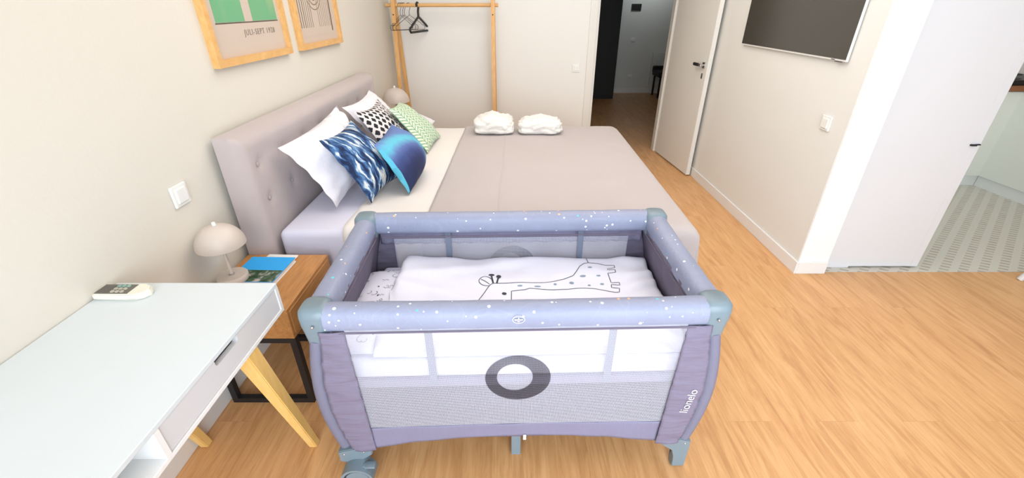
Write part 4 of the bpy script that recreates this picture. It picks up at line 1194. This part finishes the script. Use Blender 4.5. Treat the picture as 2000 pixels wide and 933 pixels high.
# raised bassinet level hanging inside, with its straps
tray = B()
box(tray, (CX - 0.558, 1.028, 0.415), (CX + 0.558, 1.612, 0.448), 0.006)
ty_ = obj('bassinet_tray', tray, M['cot_band'], cot)
for x in (-0.262, 0.302):
    for y in (1.022, 1.618):
        b = B(); box(b, (x - 0.012, y - 0.001, 0.43), (x + 0.012, y + 0.001, 0.68)); obj('strap', b, M['strap'], cot)
b = B(); grid(b, 30, 8, lambda u, v: (CX + (2 * u - 1) * 0.50, 1.626, 0.45 + v * 0.20)); obj('bassinet_net', b, M['net'], cot)
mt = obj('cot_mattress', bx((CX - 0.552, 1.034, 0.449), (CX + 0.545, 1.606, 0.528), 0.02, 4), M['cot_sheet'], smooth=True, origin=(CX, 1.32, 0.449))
tag(mt, 'white sheeted mattress lying in the travel cot', 'mattress')
# cot pillow
def pz(x, y):
    return 0.5305 + 0.045 * (max(0, 1 - ((x + 0.47) / 0.125)**2))**0.35 * (max(0, 1 - ((y - 1.30) / 0.245)**2))**0.35
b = B(); grid(b, 26, 44, lambda u, v: (-0.594 + 0.248 * u, 1.056 + 0.488 * v, pz(-0.594 + 0.248 * u, 1.056 + 0.488 * v) + 0.002 * noise.noise(Vector((u * 5, v * 8, 0)))))
def rib_path(pts, w_): return pts
cp = obj('cot_pillow', b, M['cot_sheet'], smooth=True, origin=(-0.47, 1.3, 0.53)); md = cp.modifiers.new('solid', 'SOLIDIFY'); md.thickness = 0.003; md.offset = -1
tag(cp, 'flat white baby pillow with small black doodles at the left end of the cot', 'pillow')

def ribbon(bm, pts, w_, zf, lift=0.0016):
    pts = [Vector((p[0], p[1], 0)) for p in pts]
    L_, R_ = [], []
    for i, p in enumerate(pts):
        t_ = (pts[min(i + 1, len(pts) - 1)] - pts[max(i - 1, 0)]); t_ = t_.normalized() if t_.length > 1e-7 else Vector((1, 0, 0))
        n_ = Vector((-t_.y, t_.x, 0)) * w_ / 2
        for lst, q in ((L_, p + n_), (R_, p - n_)): lst.append(bm.verts.new((q.x, q.y, zf(q.x, q.y) + lift)))
    for i in range(len(pts) - 1): bm.faces.new((L_[i], L_[i + 1], R_[i + 1], R_[i]))
def resample(pts, step=0.006):
    out = [pts[0]]
    for a, b_ in zip(pts, pts[1:]):
        d = math.hypot(b_[0] - a[0], b_[1] - a[1]); n_ = max(1, int(d / step))
        for k in range(1, n_ + 1): out.append((a[0] + (b_[0] - a[0]) * k / n_, a[1] + (b_[1] - a[1]) * k / n_))
    return out
def blob(bm, x, y, a, b_, zf, lift=0.0018):
    n_ = 16; c = bm.verts.new((x, y, zf(x, y) + lift)); r_ = [bm.verts.new((x + a / 2 * math.cos(2 * PI * k / n_), y + b_ / 2 * math.sin(2 * PI * k / n_), zf(x + a / 2 * math.cos(2 * PI * k / n_), y + b_ / 2 * math.sin(2 * PI * k / n_)) + lift)) for k in range(n_)]
    for k in range(n_): bm.faces.new((c, r_[k], r_[(k + 1) % n_]))
b = B(); rnd = random.Random(11)
for k in range(46):
    x, y = rnd.uniform(-0.585, -0.37), rnd.uniform(1.07, 1.53); kind = rnd.randrange(5); s = rnd.uniform(0.007, 0.016)
    if kind == 0: blob(b, x, y, 0.006, 0.007, pz)
    elif kind == 1:
        a0 = rnd.uniform(0, 6); ribbon(b, [(x + s * math.cos(a0 + t_ * 0.45), y + s * math.sin(a0 + t_ * 0.45)) for t_ in range(9)], 0.0016, pz)
    elif kind == 2:
        ribbon(b, [(x + s * math.cos(t_ * 0.63), y + 0.7 * s * math.sin(t_ * 0.63)) for t_ in range(11)], 0.0014, pz); ribbon(b, [(x - s * .3, y - s * 1.0), (x - s * .3, y - s * 1.7)], 0.0014, pz); ribbon(b, [(x + s * .4, y - s * 1.0), (x + s * .4, y - s * 1.7)], 0.0014, pz)
    elif kind == 3:
        ribbon(b, [(x + s * (t_ / 4 - 1), y + 0.35 * s * math.sin(t_ * 1.4)) for t_ in range(10)], 0.0014, pz)
    else:
        ribbon(b, resample([(x, y), (x + s * .7, y + s), (x + s * 1.4, y), (x + s * .7, y - s * .8), (x, y)], 0.004), 0.0014, pz)
obj('doodle_print', b, M['ink'], cp)

# cot duvet
DXa, DXb, DYa, DYb = -0.450, 0.585, 1.046, 1.604
def dz(x, y):
    u = (x - DXa) / (DXb - DXa); v = (y - DYa) / (DYb - DYa)
    e = min(x - DXa, DXb - x, y - DYa, DYb - y)
    base = 0.562 + 0.012 * v - 0.010 * u
    z = base + 0.010 * noise.noise(Vector((x * 4.2, y * 7, 2.0))) + 0.006 * noise.noise(Vector((x * 11, y * 13, 5.0)))
    z += 0.012 * math.exp(-((y - 1.30 + (x + 0.2) * 0.38) / 0.035)**2) * (1 if x < -0.05 else max(0, 1 - (x + 0.05) / 0.1))
    z += 0.008 * math.exp(-((y - 1.47 - (x + 0.35) * 0.25) / 0.03)**2) * max(0, min(1, (0.35 - x) / 0.3))
    if x > 0.40: z += 0.006 * math.sin(y * 52 + 7 * noise.noise(Vector((x * 5, y * 4, 1)))) * min(1, (x - 0.40) / 0.08)
    if u < 0.25: z += 0.018 * (0.25 - u) / 0.25
    r = 0.028
    if e < r: z -= 0.026 * (1 - math.sqrt(max(0, 1 - ((r - e) / r)**2)))
    return max(z, 0.5315 if x > -0.34 else max(0.5315, pz(x, y) + 0.008))
def dfn(u, v):
    x = DXa + u * (DXb - DXa); y = DYa + v * (DYb - DYa); z = dz(x, y)
    wx = 0.008 * noise.noise(Vector((0, y * 16, 3))) * (1 if u > 0.97 or u < 0.03 else 0)
    sx_ = 0.0
    return (x + wx - (0.055 * (1 - v) * (1 - u)**4) * 0 , y, z)
b = B(); V = grid(b, 120, 80, dfn, uv=False)
edge = [V[i][0] for i in range(121)] + [V[120][j] for j in range(1, 81)] + [V[i][80] for i in range(119, -1, -1)] + [V[0][j] for j in range(79, 0, -1)]
low = [b.verts.new((v.co.x, v.co.y, max(0.5295, pz(v.co.x, v.co.y) + 0.002 if v.co.x < -0.34 else 0.5295))) for v in edge]
for k in range(len(edge)): b.faces.new((edge[k], edge[(k + 1) % len(edge)], low[(k + 1) % len(edge)], low[k]))
cd = obj('cot_duvet', b, M['cot_sheet'], smooth=True, origin=(0.09, 1.32, 0.53), sharp=70)
tag(cd, 'crumpled white cot duvet with a giraffe line drawing', 'duvet')
G = dict(
body=[(-0.073, 1.393), (0.01, 1.402), (0.069, 1.408), (0.128, 1.413), (0.17, 1.421), (0.205, 1.434), (0.247, 1.462), (0.264, 1.492), (0.282, 1.53), (0.303, 1.551), (0.322, 1.557), (0.363, 1.556), (0.393, 1.547), (0.429, 1.547), (0.428, 1.526), (0.396, 1.515), (0.393, 1.504), (0.425, 1.509), (0.422, 1.484), (0.389, 1.478), (0.389, 1.448), (0.389, 1.409), (0.422, 1.415), (0.42, 1.396), (0.387, 1.397), (0.384, 1.378), (0.414, 1.375), (0.409, 1.352), (0.392, 1.351), (0.357, 1.359), (0.317, 1.367), (0.256, 1.367), (0.214, 1.359), (0.153, 1.359), (0.067, 1.367), (0.05, 1.357), (-0.002, 1.349), (-0.002, 1.276), (-0.01, 1.20), (-0.09, 1.16), (-0.14, 1.19), (-0.132, 1.231)],
tail=[(0.317, 1.590), (0.322, 1.557)], face=[(-0.073, 1.393), (-0.088, 1.376), (-0.107, 1.323), (-0.126, 1.253), (-0.132, 1.231)],
ear=[(-0.088, 1.376), (-0.114, 1.383), (-0.129, 1.406), (-0.125, 1.428), (-0.111, 1.444), (-0.094, 1.436), (-0.08, 1.417), (-0.073, 1.393)], ear2=[(-0.122, 1.421), (-0.105, 1.406), (-0.087, 1.387)],
m1=[(-0.033, 1.25), (-0.024, 1.273), (-0.014, 1.276), (-0.012, 1.25)], m2=[(-0.002, 1.282), (0.019, 1.289), (0.009, 1.257)], m3=[(0.033, 1.269), (0.037, 1.289), (0.061, 1.297), (0.082, 1.289), (0.083, 1.26), (0.063, 1.253)],
m4=[(0.02, 1.262), (0.026, 1.285), (0.04, 1.289), (0.03, 1.262)])
ROT = 0.028
def unrot(p):
    x, y = p[0] - CX, p[1] - 1.32; c_, s_ = math.cos(-ROT), math.sin(-ROT)
    return (CX + x * c_ - y * s_, 1.32 + x * s_ + y * c_, *p[2:])
G = {k: [unrot(p) for p in v] for k, v in G.items()}
b = B()
for k, pts in G.items():
    if k in ('ear', 'face', 'm1', 'm2', 'm3', 'm4'): pts = [(p.x, p.y) for p in smooth_path([(a, c, 0) for a, c in pts], 4)]
    ribbon(b, resample(pts), 0.0026, dz)
for pts in ([(-0.073, 1.394), (-0.082, 1.444)], [(-0.059, 1.394), (-0.054, 1.432)]): ribbon(b, resample([unrot(p) for p in pts]), 0.0065, dz, 0.0018)
for q in [(-0.082, 1.457, 0.024, 0.018), (-0.053, 1.444, 0.020, 0.030), (-0.029, 1.33, 0.018, 0.016)]: blob(b, *unrot(q), dz, 0.002)
gp = obj('giraffe_outline', b, M['ink'], cd)
b = B()
for q in [(0.031, 1.383, 0.020, 0.009), (0.099, 1.382, 0.026, 0.009), (0.168, 1.397, 0.012, 0.014), (0.234, 1.409, 0.018, 0.020), (0.285, 1.458, 0.024, 0.012), (0.3, 1.391, 0.012, 0.010), (0.348, 1.461, 0.018, 0.009), (0.352, 1.402, 0.015, 0.012), (0.323, 1.521, 0.018, 0.010)]:
    blob(b, *unrot(q), dz, 0.0016)
obj('giraffe_spots', b, M['ink_grey'], cd)

# the cot stands very slightly askew to the bed
RM = Matrix.Translation((CX, 1.32, 0)) @ Matrix.Rotation(ROT, 4, 'Z') @ Matrix.Translation((-CX, -1.32, 0))
for o in (cot, mt, cp, cd):
    o.matrix_world = RM @ Matrix.Translation(o.location)
